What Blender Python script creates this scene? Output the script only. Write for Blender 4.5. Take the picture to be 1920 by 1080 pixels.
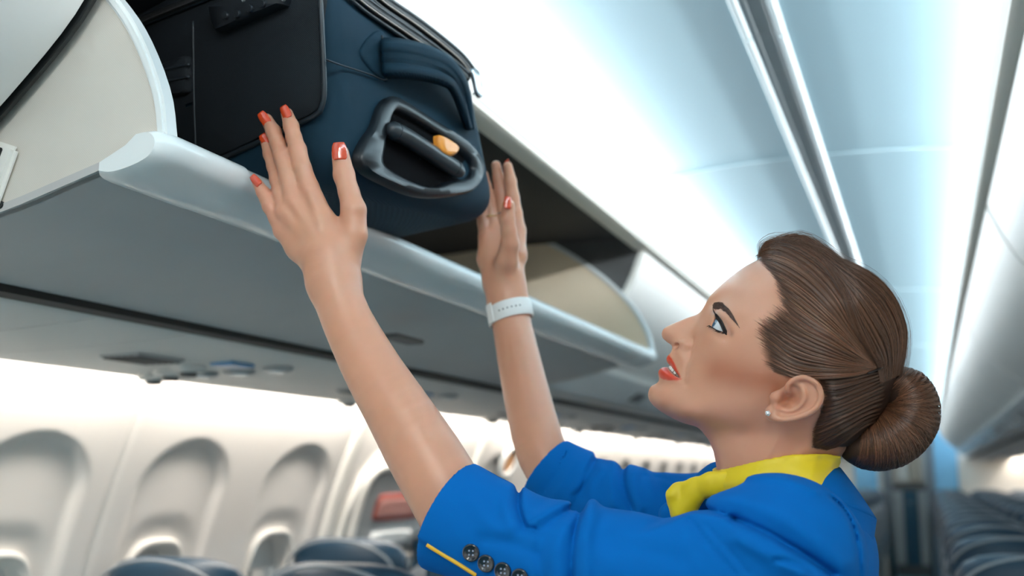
import bpy, bmesh, math, random
import numpy as np
from mathutils import Vector, Matrix

for _o in list(bpy.data.objects):
    bpy.data.objects.remove(_o, do_unlink=True)
COL = bpy.context.scene.collection
rng = random.Random(7)
NR = np.random.RandomState(11)

# ------------------------------------------------------------------ camera
FPX = 2000.0                                   # focal length in pixels of a 1920 wide frame
PITCH = math.atan(350 / FPX)
YAW = math.atan(780 / FPX * math.cos(PITCH))   # turned left of the aisle direction (+Y)
CAM = np.array([0.25, 0.0, 1.38])
FW = np.array([-math.sin(YAW) * math.cos(PITCH), math.cos(YAW) * math.cos(PITCH), math.sin(PITCH)])
RT = np.array([math.cos(YAW), math.sin(YAW), 0.0])
UP = np.cross(RT, FW)
cam_data = bpy.data.cameras.new('camera')
cam_data.sensor_width = 36.0
cam_data.lens = 36.0 * FPX / 1920.0
cam_data.clip_start = 0.02
cam_data.dof.use_dof = True
cam_data.dof.focus_distance = 1.0
cam_data.dof.aperture_fstop = 4.0
cam = bpy.data.objects.new('camera', cam_data)
COL.objects.link(cam)
cam.matrix_world = Matrix(((RT[0], UP[0], -FW[0], CAM[0]), (RT[1], UP[1], -FW[1], CAM[1]),
                           (RT[2], UP[2], -FW[2], CAM[2]), (0, 0, 0, 1)))
scene = bpy.context.scene
scene.camera = cam

# ------------------------------------------------------------------ world and light
world = bpy.data.worlds.new('daylight')
scene.world = world
world.use_nodes = True
_bg = world.node_tree.nodes['Background']
_bg.inputs[0].default_value = (0.80, 0.90, 1.0, 1)
_bg.inputs[1].default_value = 2.2

def area(name, loc, size, size_y, power, color, aim, spread=180):
    l = bpy.data.lights.new(name, 'AREA')
    l.shape = 'RECTANGLE'; l.size = size; l.size_y = size_y
    l.energy = power; l.color = color; l.spread = math.radians(spread)
    o = bpy.data.objects.new(name, l)
    COL.objects.link(o)
    o.location = loc
    d = Vector(aim).normalized()
    # local -Z = aim, local Y along the cabin
    z = -d; y = Vector((0, 1, 0)); x = y.cross(z).normalized(); y = z.cross(x)
    o.matrix_world = Matrix.Translation(loc) @ Matrix((x, y, z)).transposed().to_4x4()
    return o

COOL = (0.93, 0.98, 1.0)
WARM = (1.0, 0.92, 0.82)
# cove tubes on top of the overhead bins, washing the ceiling along the whole cabin
area('cove_light_left', (-0.56, 6.0, 2.145), 0.05, 20.0, 215, COOL, (0.6, 0, 0.8))
area('cove_light_right', (0.56, 6.0, 2.145), 0.05, 20.0, 330, COOL, (-0.6, 0, 0.8))
# sidewall wash tubes above the windows
area('sidewall_light_left', (-1.325, 6.0, 1.615), 0.03, 20.0, 90, WARM, (-0.25, 0, -1.0))
area('sidewall_light_right', (1.325, 6.0, 1.615), 0.03, 20.0, 90, WARM, (0.25, 0, -1.0))
# fill lamps added behind the camera to brighten her and the bins (fixtures further down)
FILL_LAMPS = [(0.30, -0.35), (0.30, -1.15), (0.30, -1.95)]
for _x, _y in FILL_LAMPS:
    area('added_fill_light', (_x, _y, 2.195), 0.16, 0.30, 6, (1.0, 0.93, 0.84), (0, 0, -1.0))
scene.view_settings.view_transform = 'Standard'
scene.view_settings.look = 'None'
scene.view_settings.gamma = 1.0
scene.view_settings.exposure = 0.08
scene.view_settings.use_curve_mapping = False

# ------------------------------------------------------------------ helpers
def ray(px, py):
    return FW + (px - 960.0) / FPX * RT + (540.0 - py) / FPX * UP
def P(px, py, d):
    """point seen at pixel (px, py) of the 1920x1080 photograph, d metres along the camera axis"""
    return CAM + d * ray(px, py)
def hit(px, py, axis, v):
    r = ray(px, py)
    return CAM + (v - CAM[axis]) / r[axis] * r
def to_px(A):
    V = np.asarray(A) - CAM
    d = V @ FW
    return 960 + FPX * (V @ RT) / d, 540 - FPX * (V @ UP) / d, d

MATS = {}
def mat(name, color, rough=0.5, metal=0.0, var=0.04, scale=30.0, bump=0.0, bscale=400.0, sss=0.0,
        emit=None, estr=0.0, coat=0.0, spec=0.5, sheen=0.0, attr=None):
    if name in MATS:
        return MATS[name]
    m = bpy.data.materials.new(name); m.use_nodes = True
    nt = m.node_tree; b = nt.nodes['Principled BSDF']
    tc = nt.nodes.new('ShaderNodeTexCoord')
    nz = nt.nodes.new('ShaderNodeTexNoise'); nz.inputs['Scale'].default_value = scale
    nz.inputs['Detail'].default_value = 3
    nt.links.new(tc.outputs['Object'], nz.inputs['Vector'])
    mp = nt.nodes.new('ShaderNodeMapRange')
    mp.inputs['To Min'].default_value = 1 - var; mp.inputs['To Max'].default_value = 1 + var
    nt.links.new(nz.outputs['Fac'], mp.inputs['Value'])
    mx = nt.nodes.new('ShaderNodeVectorMath'); mx.operation = 'SCALE'
    if attr:
        at = nt.nodes.new('ShaderNodeAttribute'); at.attribute_name = attr
        nt.links.new(at.outputs['Color'], mx.inputs[0])
    else:
        mx.inputs[0].default_value = color[:3]
    nt.links.new(mp.outputs[0], mx.inputs['Scale'])
    nt.links.new(mx.outputs[0], b.inputs['Base Color'])
    b.inputs['Roughness'].default_value = rough
    b.inputs['Metallic'].default_value = metal
    b.inputs['Specular IOR Level'].default_value = spec
    b.inputs['Coat Weight'].default_value = coat
    if sheen:
        b.inputs['Sheen Weight'].default_value = sheen
        b.inputs['Sheen Roughness'].default_value = 0.5
    if sss:
        b.inputs['Subsurface Weight'].default_value = sss
        b.inputs['Subsurface Radius'].default_value = (1.0, 0.35, 0.2)
        b.inputs['Subsurface Scale'].default_value = 0.006
    if emit:
        b.inputs['Emission Color'].default_value = (*emit, 1)
        b.inputs['Emission Strength'].default_value = estr
    if bump:
        n2 = nt.nodes.new('ShaderNodeTexNoise'); n2.inputs['Scale'].default_value = bscale
        n2.inputs['Detail'].default_value = 2
        nt.links.new(tc.outputs['Object'], n2.inputs['Vector'])
        bp = nt.nodes.new('ShaderNodeBump'); bp.inputs['Strength'].default_value = bump
        bp.inputs['Distance'].default_value = 0.001
        nt.links.new(n2.outputs['Fac'], bp.inputs['Height'])
        nt.links.new(bp.outputs[0], b.inputs['Normal'])
    MATS[name] = m
    return m

def weave(name, color, color2, scale=900.0, rough=0.8, strength=0.5, sheen=0.0, var=0.05):
    """woven cloth: two crossed wave textures as colour and relief"""
    if name in MATS:
        return MATS[name]
    m = mat(name, color, rough, var=var, sheen=sheen)
    nt = m.node_tree; b = nt.nodes['Principled BSDF']
    tc = [n for n in nt.nodes if n.type == 'TEX_COORD'][0]
    ws = []
    for ax in ('DIAGONAL', 'Z'):
        w = nt.nodes.new('ShaderNodeTexWave'); w.wave_type = 'BANDS'; w.bands_direction = ax
        w.inputs['Scale'].default_value = scale; w.inputs['Distortion'].default_value = 0.6
        nt.links.new(tc.outputs['Object'], w.inputs['Vector']); ws.append(w)
    mul = nt.nodes.new('ShaderNodeMath'); mul.operation = 'MULTIPLY'
    nt.links.new(ws[0].outputs['Fac'], mul.inputs[0]); nt.links.new(ws[1].outputs['Fac'], mul.inputs[1])
    mix = nt.nodes.new('ShaderNodeMix'); mix.data_type = 'RGBA'
    old = b.inputs['Base Color'].links[0].from_socket
    nt.links.new(mul.outputs[0], mix.inputs['Factor'])
    nt.links.new(old, mix.inputs['A']); mix.inputs['B'].default_value = (*color2, 1)
    nt.links.new(mix.outputs['Result'], b.inputs['Base Color'])
    bp = nt.nodes.new('ShaderNodeBump'); bp.inputs['Strength'].default_value = strength
    bp.inputs['Distance'].default_value = 0.0006
    nt.links.new(mul.outputs[0], bp.inputs['Height']); nt.links.new(bp.outputs[0], b.inputs['Normal'])
    return m

def link(o, parent=None):
    COL.objects.link(o)
    if parent is not None:
        o.parent = parent
    return o

def mesh(name, verts, faces, m, parent=None, smooth=True, inv=None):
    """one mesh object; parents are at the origin unless inv is given"""
    me = bpy.data.meshes.new(name)
    me.from_pydata([tuple(map(float, v)) for v in verts], [], [tuple(map(int, f)) for f in faces])
    me.materials.append(m)
    if smooth:
        me.polygons.foreach_set('use_smooth', np.ones(len(me.polygons), bool))
    me.update()
    return link(bpy.data.objects.new(name, me), parent)

def from_bm(name, bm, m, parent=None, smooth=False):
    me = bpy.data.meshes.new(name)
    bmesh.ops.recalc_face_normals(bm, faces=bm.faces)
    bm.to_mesh(me); bm.free()
    me.materials.append(m)
    if smooth:
        me.polygons.foreach_set('use_smooth', np.ones(len(me.polygons), bool))
    return link(bpy.data.objects.new(name, me), parent)

def auto_smooth(o, ang=40):
    me = o.data
    me.polygons.foreach_set('use_smooth', np.ones(len(me.polygons), bool))
    bm = bmesh.new(); bm.from_mesh(me)
    lim = math.radians(ang)
    for e in bm.edges:
        if len(e.link_faces) == 2 and e.calc_face_angle(0) > lim:
            e.smooth = False
    bm.to_mesh(me); bm.free()
    return o

def tag(o, label=None, cat=None, group=None, kind=None):
    if label: o['label'] = label
    if cat: o['category'] = cat
    if group: o['group'] = group
    if kind: o['kind'] = kind
    return o

def empty(name, loc=(0, 0, 0)):
    o = bpy.data.objects.new(name, None)
    o.empty_display_size = 0.05
    o.location = loc
    return link(o)

def extrude_y(name, prof, y0, y1, m, parent=None, bevel=0.0, ang=35):
    """solid prism: closed x-z outline pulled along the cabin, edges bevelled"""
    bm = bmesh.new()
    a = [bm.verts.new((x, y0, z)) for x, z in prof]
    b = [bm.verts.new((x, y1, z)) for x, z in prof]
    n = len(prof)
    for i in range(n):
        bm.faces.new((a[i], a[(i + 1) % n], b[(i + 1) % n], b[i]))
    bm.faces.new(a[::-1]); bm.faces.new(b)
    bmesh.ops.recalc_face_normals(bm, faces=bm.faces)
    if bevel:
        es = [e for e in bm.edges if len(e.link_faces) == 2 and e.calc_face_angle(0) > math.radians(ang)]
        bmesh.ops.bevel(bm, geom=es, offset=bevel, segments=2, affect='EDGES', clamp_overlap=True)
    o = from_bm(name, bm, m, parent)
    return auto_smooth(o)

def box(name, c, s, m, parent=None, bevel=0.004, rot=None, seg=2):
    bm = bmesh.new()
    bmesh.ops.create_cube(bm, size=1.0)
    bmesh.ops.scale(bm, vec=s, verts=bm.verts)
    if bevel:
        bmesh.ops.bevel(bm, geom=list(bm.edges), offset=min(bevel, min(s) * 0.45), segments=seg, affect='EDGES')
    if rot is not None:
        bmesh.ops.rotate(bm, cent=(0, 0, 0), matrix=rot, verts=bm.verts)
    bmesh.ops.translate(bm, vec=c, verts=bm.verts)
    return auto_smooth(from_bm(name, bm, m, parent))

def spline(pts, n, closed=False):
    """Catmull-Rom through the points, n samples"""
    p = np.asarray(pts, float)
    k = len(p)
    if closed:
        t = np.linspace(0, k, n, endpoint=False); i = np.floor(t).astype(int); f = (t - i)[:, None]
        p0, p1, p2, p3 = p[(i - 1) % k], p[i % k], p[(i + 1) % k], p[(i + 2) % k]
    else:
        q = np.vstack([2 * p[0] - p[1], p, 2 * p[-1] - p[-2]])
        t = np.linspace(0, k - 1, n); i = np.minimum(np.floor(t).astype(int), k - 2); f = (t - i)[:, None]
        p0, p1, p2, p3 = q[i], q[i + 1], q[i + 2], q[i + 3]
    return 0.5 * (2 * p1 + (p2 - p0) * f + (2 * p0 - 5 * p1 + 4 * p2 - p3) * f ** 2 + (3 * p1 - p0 - 3 * p2 + p3) * f ** 3)

def tube(name, pts, r, m, parent=None, seg=8, closed=False, flat=1.0, upv=None, caps=True):
    """tube along a polyline; r number or list; flat squashes it along its second axis"""
    p = np.asarray(pts, float); n = len(p)
    rr = np.full(n, r, float) if np.isscalar(r) else np.asarray(r, float)
    if closed:
        tg = np.roll(p, -1, 0) - np.roll(p, 1, 0)
    else:
        tg = np.gradient(p, axis=0)
    tg /= np.linalg.norm(tg, axis=1)[:, None] + 1e-12
    u = np.array([0, 0, 1.0]) if upv is None else np.asarray(upv, float)
    V = []
    for i in range(n):
        a = np.cross(tg[i], u); la = np.linalg.norm(a)
        if la < 1e-4:
            a = np.cross(tg[i], np.array([1.0, 0.1, 0])); la = np.linalg.norm(a)
        a /= la; b = np.cross(a, tg[i])
        for k in range(seg):
            t = 2 * math.pi * k / seg
            V.append(p[i] + rr[i] * (math.cos(t) * a + flat * math.sin(t) * b))
    Fc = []
    for i in range(n if closed else n - 1):
        j = (i + 1) % n
        for k in range(seg):
            k2 = (k + 1) % seg
            Fc.append((i * seg + k, i * seg + k2, j * seg + k2, j * seg + k))
    if not closed and caps:
        Fc.append(tuple(range(seg))[::-1]); Fc.append(tuple((n - 1) * seg + k for k in range(seg)))
    return mesh(name, V, Fc, m, parent)

def disc(name, c, n, r, h, m, parent=None, seg=24, bevel=0.3):
    """short bevelled cylinder at c, axis n"""
    n = np.asarray(n, float); n /= np.linalg.norm(n)
    a = np.cross(n, [0.3, 0.2, 1.0]); a /= np.linalg.norm(a); b = np.cross(n, a)
    V = []; rings = [(r, 0), (r, h * (1 - bevel)), (r * (1 - bevel * 0.5), h), (0.0, h)]
    for rad, hh in rings[:-1]:
        for k in range(seg):
            t = 2 * math.pi * k / seg
            V.append(np.asarray(c) + n * hh + rad * (math.cos(t) * a + math.sin(t) * b))
    Fc = []
    for i in range(len(rings) - 2):
        for k in range(seg):
            k2 = (k + 1) % seg
            Fc.append((i * seg + k, i * seg + k2, (i + 1) * seg + k2, (i + 1) * seg + k))
    Fc.append(tuple((len(rings) - 2) * seg + k for k in range(seg)))
    Fc.append(tuple(range(seg))[::-1])
    return auto_smooth(mesh(name, V, Fc, m, parent))

def copy_tree(o, parent=None):
    c = o.copy(); COL.objects.link(c); c.parent = parent
    for ch in o.children:
        copy_tree(ch, c)
    return c
ORD = ['first', 'second', 'third', 'fourth', 'fifth', 'sixth', 'seventh', 'eighth', 'ninth', 'tenth', 'eleventh',
       'twelfth', 'thirteenth', 'fourteenth', 'fifteenth', 'sixteenth', 'seventeenth', 'eighteenth', 'nineteenth', 'twentieth']
# ------------------------------------------------------------------ materials of the cabin
M_WALL = mat('sidewall_plastic', (0.80, 0.77, 0.735), 0.55, var=0.015, scale=6, bump=0.06, bscale=900)
M_CEIL = mat('ceiling_plastic', (0.205, 0.300, 0.345), 0.5, var=0.01, scale=4)  # the blue tint is the panels' own colour
M_BINW = mat('bin_white', (0.74, 0.72, 0.69), 0.35, var=0.015, scale=5)
M_BING = mat('bin_grey_underside', (0.53, 0.51, 0.50), 0.45, var=0.05, scale=9, bump=0.08, bscale=1500)
M_LIP = mat('bin_lip_white', (0.83, 0.86, 0.86), 0.25, var=0.01, coat=0.3)
M_TRIMW = mat('trim_white', (0.86, 0.84, 0.79), 0.35, var=0.01)
M_LINER = weave('bin_cream_liner', (0.66, 0.61, 0.545), (0.73, 0.68, 0.61), scale=260, rough=0.6, strength=0.12)
M_BEIGE = mat('bin_beige_floor', (0.93, 0.77, 0.58), 0.5, var=0.02)
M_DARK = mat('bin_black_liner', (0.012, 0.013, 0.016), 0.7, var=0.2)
M_BLACK = mat('black_rubber', (0.012, 0.014, 0.014), 0.6)
M_DGREY = mat('dark_grey_plastic', (0.10, 0.10, 0.10), 0.5)
M_GREYP = mat('grey_plastic', (0.38, 0.40, 0.41), 0.4)
M_PSU = mat('service_panel_plastic', (0.66, 0.66, 0.64), 0.45, var=0.02, scale=8)
M_CARPET = mat('teal_carpet', (0.03, 0.13, 0.17), 0.95, var=0.25, scale=300, bump=0.6, bscale=900)
M_RAILD = mat('rail_channel_grey', (0.25, 0.28, 0.30), 0.5)
M_LAMPW = mat('lamp_diffuser', (1, 1, 1), 0.4, emit=(1.0, 0.93, 0.84), estr=7.0)
M_CHROME = mat('chrome', (0.75, 0.76, 0.78), 0.18, metal=1.0, var=0.01)

# ------------------------------------------------------------------ floor, ceiling
Y0, Y1 = -4.0, 16.4
ys = np.linspace(Y0, Y1, 30)
fl = box('floor', (0, (Y0 + Y1) / 2, -0.03), (3.5, Y1 - Y0, 0.06), M_CARPET, bevel=0.01)
tag(fl, 'teal aisle carpet running down the cabin between the seat rows', kind='structure')

CEILP = [(-0.80, 2.13), (-0.66, 2.185), (-0.45, 2.225), (-0.2, 2.247), (0.0, 2.25), (0.2, 2.247), (0.45, 2.225), (0.66, 2.185), (0.80, 2.13)]
ceil = empty('ceiling')
tag(ceil, 'curved blue-tinted ceiling panels lit from the coves', kind='structure')
cp = spline(CEILP, 41)
joints = [Y0, -1.76, 0.60, 2.96, 5.32, 7.68, 10.04, 12.4, 14.6, Y1]
M_JOINT = mat('ceiling_joint_strip', (0.25, 0.345, 0.385), 0.5)
for a, b in zip(joints[:-1], joints[1:]):
    prof = [tuple(q) for q in cp] + [(x, z + 0.02) for x, z in cp[::-1]]
    extrude_y('panel', prof, a + 0.003, b - 0.003, M_CEIL, ceil)
    prof2 = [(x, z - 0.0035) for x, z in cp] + [(x, z + 0.01) for x, z in cp[::-1]]
    extrude_y('joint_strip', prof2, b - 0.008, b + 0.008, M_JOINT, ceil)

# ceiling rail: two pale outer flanges with a grey channel between them
rail = empty('trim_1')
tag(rail, 'white double rail with a grey channel along the middle of the ceiling', kind='structure')
rj = [Y0, 0.55, 2.05, 3.55, 5.05, 6.55, 8.05, 9.55, 11.05, 12.55, 14.05, Y1]
for a, b in zip(rj[:-1], rj[1:]):
    for s in (-1, 1):
        pr_ = [(s * 0.025, 2.249), (s * 0.025, 2.238), (s * 0.028, 2.234), (s * 0.038, 2.234), (s * 0.042, 2.238), (s * 0.043, 2.249)]
        extrude_y('flange', pr_, a + 0.004, b - 0.004, mat('rail_flange', (0.40, 0.46, 0.48), 0.35), rail, bevel=0.001)
    extrude_y('channel', [(-0.025, 2.243), (0.025, 2.243), (0.025, 2.249), (-0.025, 2.249)], a + 0.002, b - 0.002, M_RAILD, rail)
    extrude_y('slot_edge', [(0.016, 2.240), (0.020, 2.240), (0.020, 2.2435), (0.016, 2.2435)], a + 0.002, b - 0.002, M_GREYP, rail)
    extrude_y('slot_edge', [(-0.014, 2.240), (-0.011, 2.240), (-0.011, 2.2435), (-0.014, 2.2435)], a + 0.002, b - 0.002, M_GREYP, rail)

# ------------------------------------------------------------------ sidewalls
WZ = np.array([-0.02, 0.3, 0.6, 0.9, 1.155, 1.40, 1.588, 1.70])
WX = np.array([1.52, 1.585, 1.60, 1.585, 1.537, 1.462, 1.376, 1.315])
_wc = np.polyfit(WZ, WX, 5)
def wall_x(z):
    return np.polyval(_wc, z)
WIN_Z, WIN_HY, WIN_HZ = 1.045, 0.115, 0.172
def sup(dy, dz, hy, hz, p):
    return (np.abs(dy / hy) ** p + np.abs(dz / hz) ** p) ** (1 / p)
def sstep(a, b, x):
    t = np.clip((x - a) / (b - a), 0, 1); return t * t * (3 - 2 * t)
def alcove(dy, z):
    """inward depth of the shallow arch around a window"""
    hw = 0.172
    zt = 1.468 - 0.13
    top = np.where(z > zt, np.sqrt((dy / hw) ** 2 + ((z - zt) / 0.13) ** 2), np.abs(dy) / hw)
    return 0.020 * sstep(1.0, 0.86, top) * sstep(0.80, 1.36, z)
def panel_mesh(windows, y0, y1):
    ny = int((y1 - y0) / 0.0115); nz = 110
    yy = np.linspace(y0, y1, ny + 1); zz = np.concatenate([np.linspace(-0.02, 0.84, 18)[:-1], np.linspace(0.84, 1.655, nz)])
    Yg, Zg = np.meshgrid(yy, zz)
    X = wall_x(Zg)
    edge = np.minimum(Yg - y0, y1 - Yg)
    X = X + 0.008 * sstep(0.016, 0.0, edge)
    hole = np.zeros_like(Yg, bool)
    for w in windows:
        X = X + alcove(Yg - w, Zg)
        X = X + 0.012 * sstep(1.45, 1.05, sup(Yg - w, Zg - WIN_Z, WIN_HY, WIN_HZ, 3.2))
        hole |= sup(Yg - w, Zg - WIN_Z, WIN_HY, WIN_HZ, 3.2) < 0.97
    V = np.stack([X, Yg, Zg], -1).reshape(-1, 3)
    n = len(yy); Fc = []
    for i in range(len(zz) - 1):
        for j in range(ny):
            if not (hole[i, j] and hole[i + 1, j] and hole[i, j + 1] and hole[i + 1, j + 1]):
                Fc.append((i * n + j, i * n + j + 1, (i + 1) * n + j + 1, (i + 1) * n + j))
    me = bpy.data.meshes.new('sidewall_panel')
    me.from_pydata([tuple(v) for v in V], [], Fc)
    me.polygons.foreach_set('use_smooth', np.ones(len(me.polygons), bool))
    me.materials.append(M_WALL); me.update()
    return me
PW = 1.02                                       # a panel holds two windows
me_panel = panel_mesh([PW * 0.25, PW * 0.755], 0.0, PW)
me_plain = panel_mesh([], 0.0, PW)
PY0 = 1.97 - 5 * PW
walls = {}
for side, s in (('left', -1), ('right', 1)):
    w = empty('wall_' + side); walls[side] = w
    tag(w, 'cream sidewall panels with arched window recesses, %s of the aisle' % side, kind='structure')
    for k in range(19):
        y = PY0 + k * PW
        is_exit = (k == 6)
        o = bpy.data.objects.new('sidewall_panel', me_plain if (is_exit) else me_panel)
        o.location = (0, y, 0); o.scale = (s, 1, 1)
        link(o, w)
        # outer skin behind, so that no light leaks in at the joints
    extrude_y('outer_skin', [(s * (wall_x(z) + 0.075), z) for z in np.linspace(1.70, 1.24, 8)] +
              [(s * (wall_x(z) + 0.085), z) for z in np.linspace(1.24, 1.70, 8)], Y0, Y1, M_DGREY, w)
    extrude_y('outer_skin', [(s * (wall_x(z) + 0.075), z) for z in np.linspace(0.85, -0.02, 8)] +
              [(s * (wall_x(z) + 0.085), z) for z in np.linspace(-0.02, 0.85, 8)], Y0, Y1, M_DGREY, w)

# windows: frame ring, half drawn shade, pane
M_FRAME = mat('window_frame_plastic', (0.82, 0.80, 0.76), 0.4)
M_SHADE = mat('window_shade', (0.66, 0.66, 0.64), 0.5)
M_PANE = bpy.data.materials.new('window_pane'); M_PANE.use_nodes = True
_nt = M_PANE.node_tree; _nt.nodes.clear()
_o = _nt.nodes.new('ShaderNodeOutputMaterial'); _t = _nt.nodes.new('ShaderNodeBsdfTransparent'); _g = _nt.nodes.new('ShaderNodeBsdfGlossy')
_f = _nt.nodes.new('ShaderNodeFresnel'); _mx = _nt.nodes.new('ShaderNodeMixShader'); _t.inputs[0].default_value = (0.86, 0.93, 0.93, 1)
_g.inputs['Roughness'].default_value = 0.05
_nt.links.new(_f.outputs[0], _mx.inputs[0]); _nt.links.new(_t.outputs[0], _mx.inputs[1]); _nt.links.new(_g.outputs[0], _mx.inputs[2])
_nt.links.new(_mx.outputs[0], _o.inputs[0])
def sup_ring(k, sc, n=48, p=3.2):
    t = 2 * math.pi * np.arange(n) / n
    c, s_ = np.cos(t), np.sin(t)
    r = 1 / (np.abs(c) ** p + np.abs(s_) ** p) ** (1 / p)
    return sc * WIN_HY * r * c, sc * WIN_HZ * r * s_
def ring_mesh(specs, cap=False):
    V = []; n = 48
    for sc, dx in specs:
        dy, dz = sup_ring(0, sc)
        for a, b in zip(dy, dz):
            z = WIN_Z + b
            V.append((wall_x(z) + alcove(a, z) + dx, a, z))
    Fc = []
    for i in range(len(specs) - 1):
        for k in range(n):
            k2 = (k + 1) % n
            Fc.append((i * n + k, i * n + k2, (i + 1) * n + k2, (i + 1) * n + k))
    if cap:
        Fc.append(tuple(range((len(specs) - 1) * n, len(specs) * n)))
    return V, Fc
fr = ring_mesh([(1.04, 0.018), (1.045, 0.004), (1.0, -0.004), (0.94, 0.0), (0.90, 0.02), (0.87, 0.05), (0.86, 0.075)])
pn = ring_mesh([(0.93, 0.066), (0.90, 0.064)], True)
sd = [(0.885, 0.045)]
dy, dz = sup_ring(0, 0.885)
shade_pts = [(a, b) for a, b in zip(dy, dz) if b > 0.055]
shade_pts.sort(key=lambda q: math.atan2(q[1], q[0]))
sv = [(wall_x(WIN_Z + b) + alcove(a, WIN_Z + b) + 0.047, a, WIN_Z + b) for a, b in shade_pts]
sv += [(x + 0.003, y, z) for x, y, z in sv]
ns = len(shade_pts)
sf = [tuple(range(ns)), tuple(range(2 * ns - 1, ns - 1, -1))] + [(i, (i + 1) % ns, ns + (i + 1) % ns, ns + i) for i in range(ns)]
protos = None
wn = 0
for side, s in (('left', -1), ('right', 1)):
    for k in range(3, 19):
        if k == 6:
            continue
        for q in (0.25, 0.755):
            wn += 1
            r = empty('window_%d' % wn, (0, PY0 + k * PW + PW * q, 0))
            r.scale = (s, 1, 1)
            tag(r, 'small rounded cabin window with its shade half drawn', kind='structure')
            if protos is None:
                protos = [mesh('window_frame', *fr, M_FRAME, r), mesh('pane', *pn, M_PANE, r, smooth=False), mesh('shade', sv, sf, M_SHADE, r, smooth=False)]
            else:
                for p_ in protos:
                    c = p_.copy(); link(c, r)

# overwing exit on each side: raised frame, hatch, red placard over a handle cover
M_RED = mat('red_placard', (0.42, 0.10, 0.08), 0.5)
M_PINK = mat('pale_red_placard', (0.62, 0.30, 0.26), 0.5)
def on_wall(s, y, z, off=0.0):
    return (s * (wall_x(z) - off), y, z)
def wall_patch(name, s, yc, zc, hy, hz, off, thick, m, parent, p=5.0, n=40, inner=None):
    """rounded-rectangle plate that follows the curve of the wall; with inner it is a ring"""
    t = 2 * math.pi * np.arange(n) / n
    c, q = np.cos(t), np.sin(t)
    r = 1 / (np.abs(c) ** p + np.abs(q) ** p) ** (1 / p)
    V = []; Fc = []
    rings = [(1.0, -0.002), (1.0, thick * 0.7), (0.97, thick)]
    if inner:
        rings += [(inner + 0.03, thick), (inner, thick * 0.7), (inner, -0.002)]
    else:
        rings += [(0.66, thick), (0.33, thick), (0.02, thick)]
    for sc, o in rings:
        for a, b in zip(r * c, r * q):
            V.append(on_wall(s, yc + sc * hy * a, zc + sc * hz * b, off + o))
    for i in range(len(rings) - 1):
        for k in range(n):
            k2 = (k + 1) % n
            f = (i * n + k, i * n + k2, (i + 1) * n + k2, (i + 1) * n + k)
            Fc.append(f if s < 0 else f[::-1])
    return mesh(name, V, Fc, m, parent)
for dn, (side, s) in enumerate((('left', -1), ('right', 1))):
    d = empty('door_%d' % (dn + 1), (0, 0, 0))
    tag(d, 'overwing exit hatch with a red placard over its handle, %s wall' % side, kind='structure')
    yc = 3.50
    wall_patch('hatch', s, yc, 0.80, 0.42, 0.62, 0.0, 0.010, M_WALL, d)
    wall_patch('door_frame', s, yc, 0.80, 0.47, 0.67, 0.0, 0.022, M_TRIMW, d, inner=0.90)
    wall_patch('handle_cover', s, yc - 0.10, 1.245, 0.26, 0.145, 0.010, 0.014, M_GREYP, d)
    wall_patch('frame', s, yc - 0.10, 1.245, 0.30, 0.175, 0.010, 0.022, M_TRIMW, d, inner=0.86)
    wall_patch('placard', s, yc - 0.10, 1.270, 0.17, 0.047, 0.022, 0.006, M_RED, d, p=8)
    wall_patch('placard_field', s, yc - 0.10, 1.268, 0.15, 0.030, 0.028, 0.002, M_PINK, d, p=8)
    wall_patch('handle', s, yc - 0.10, 1.165, 0.15, 0.022, 0.022, 0.012, M_LIP, d)
    wall_patch('pane', s, yc, 1.02, 0.115, 0.10, 0.008, 0.004, M_SHADE, d)
# pale uprights each side of the exit bay
for k, yj in enumerate((PY0 + 6 * PW, PY0 + 7 * PW)):
    for side, s in (('left', -1), ('right', 1)):
        zz = np.linspace(0.1, 1.60, 24)
        V = []; Fc = []
        for z in zz:
            for (dy_, o) in ((-0.036, -0.002), (-0.030, 0.013), (-0.012, 0.02), (0.012, 0.02), (0.030, 0.013), (0.036, -0.002)):
                V.append(on_wall(s, yj + dy_, z, o))
        for i in range(len(zz) - 1):
            for j in range(5):
                f = (i * 6 + j, i * 6 + j + 1, i * 6 + j + 7, i * 6 + j + 6)
                Fc.append(f if s < 0 else f[::-1])
        mesh('upright', V, Fc, M_TRIMW, walls[side])

# sidewall light strips: slim tubes in the slot between service panel and wall
for side, s in (('left', -1), ('right', 1)):
    for k in range(4, 19):
        y = PY0 + k * PW
        st = empty('trim_%d' % (2 + k + (20 if s > 0 else 0)))
        tag(st, 'warm white light strip glowing above the %s windows' % side, kind='structure')
        tube('lamp_tube', [(s * 1.335, y + 0.03 + t * (PW - 0.06), 1.628) for t in np.linspace(0, 1, 4)], 0.009, M_LAMPW, st, seg=10)
        for yy_ in (y + 0.015, y + PW - 0.015):
            box('lamp_socket', (s * 1.335, yy_, 1.628), (0.026, 0.028, 0.026), M_TRIMW, st, bevel=0.003)

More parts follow.
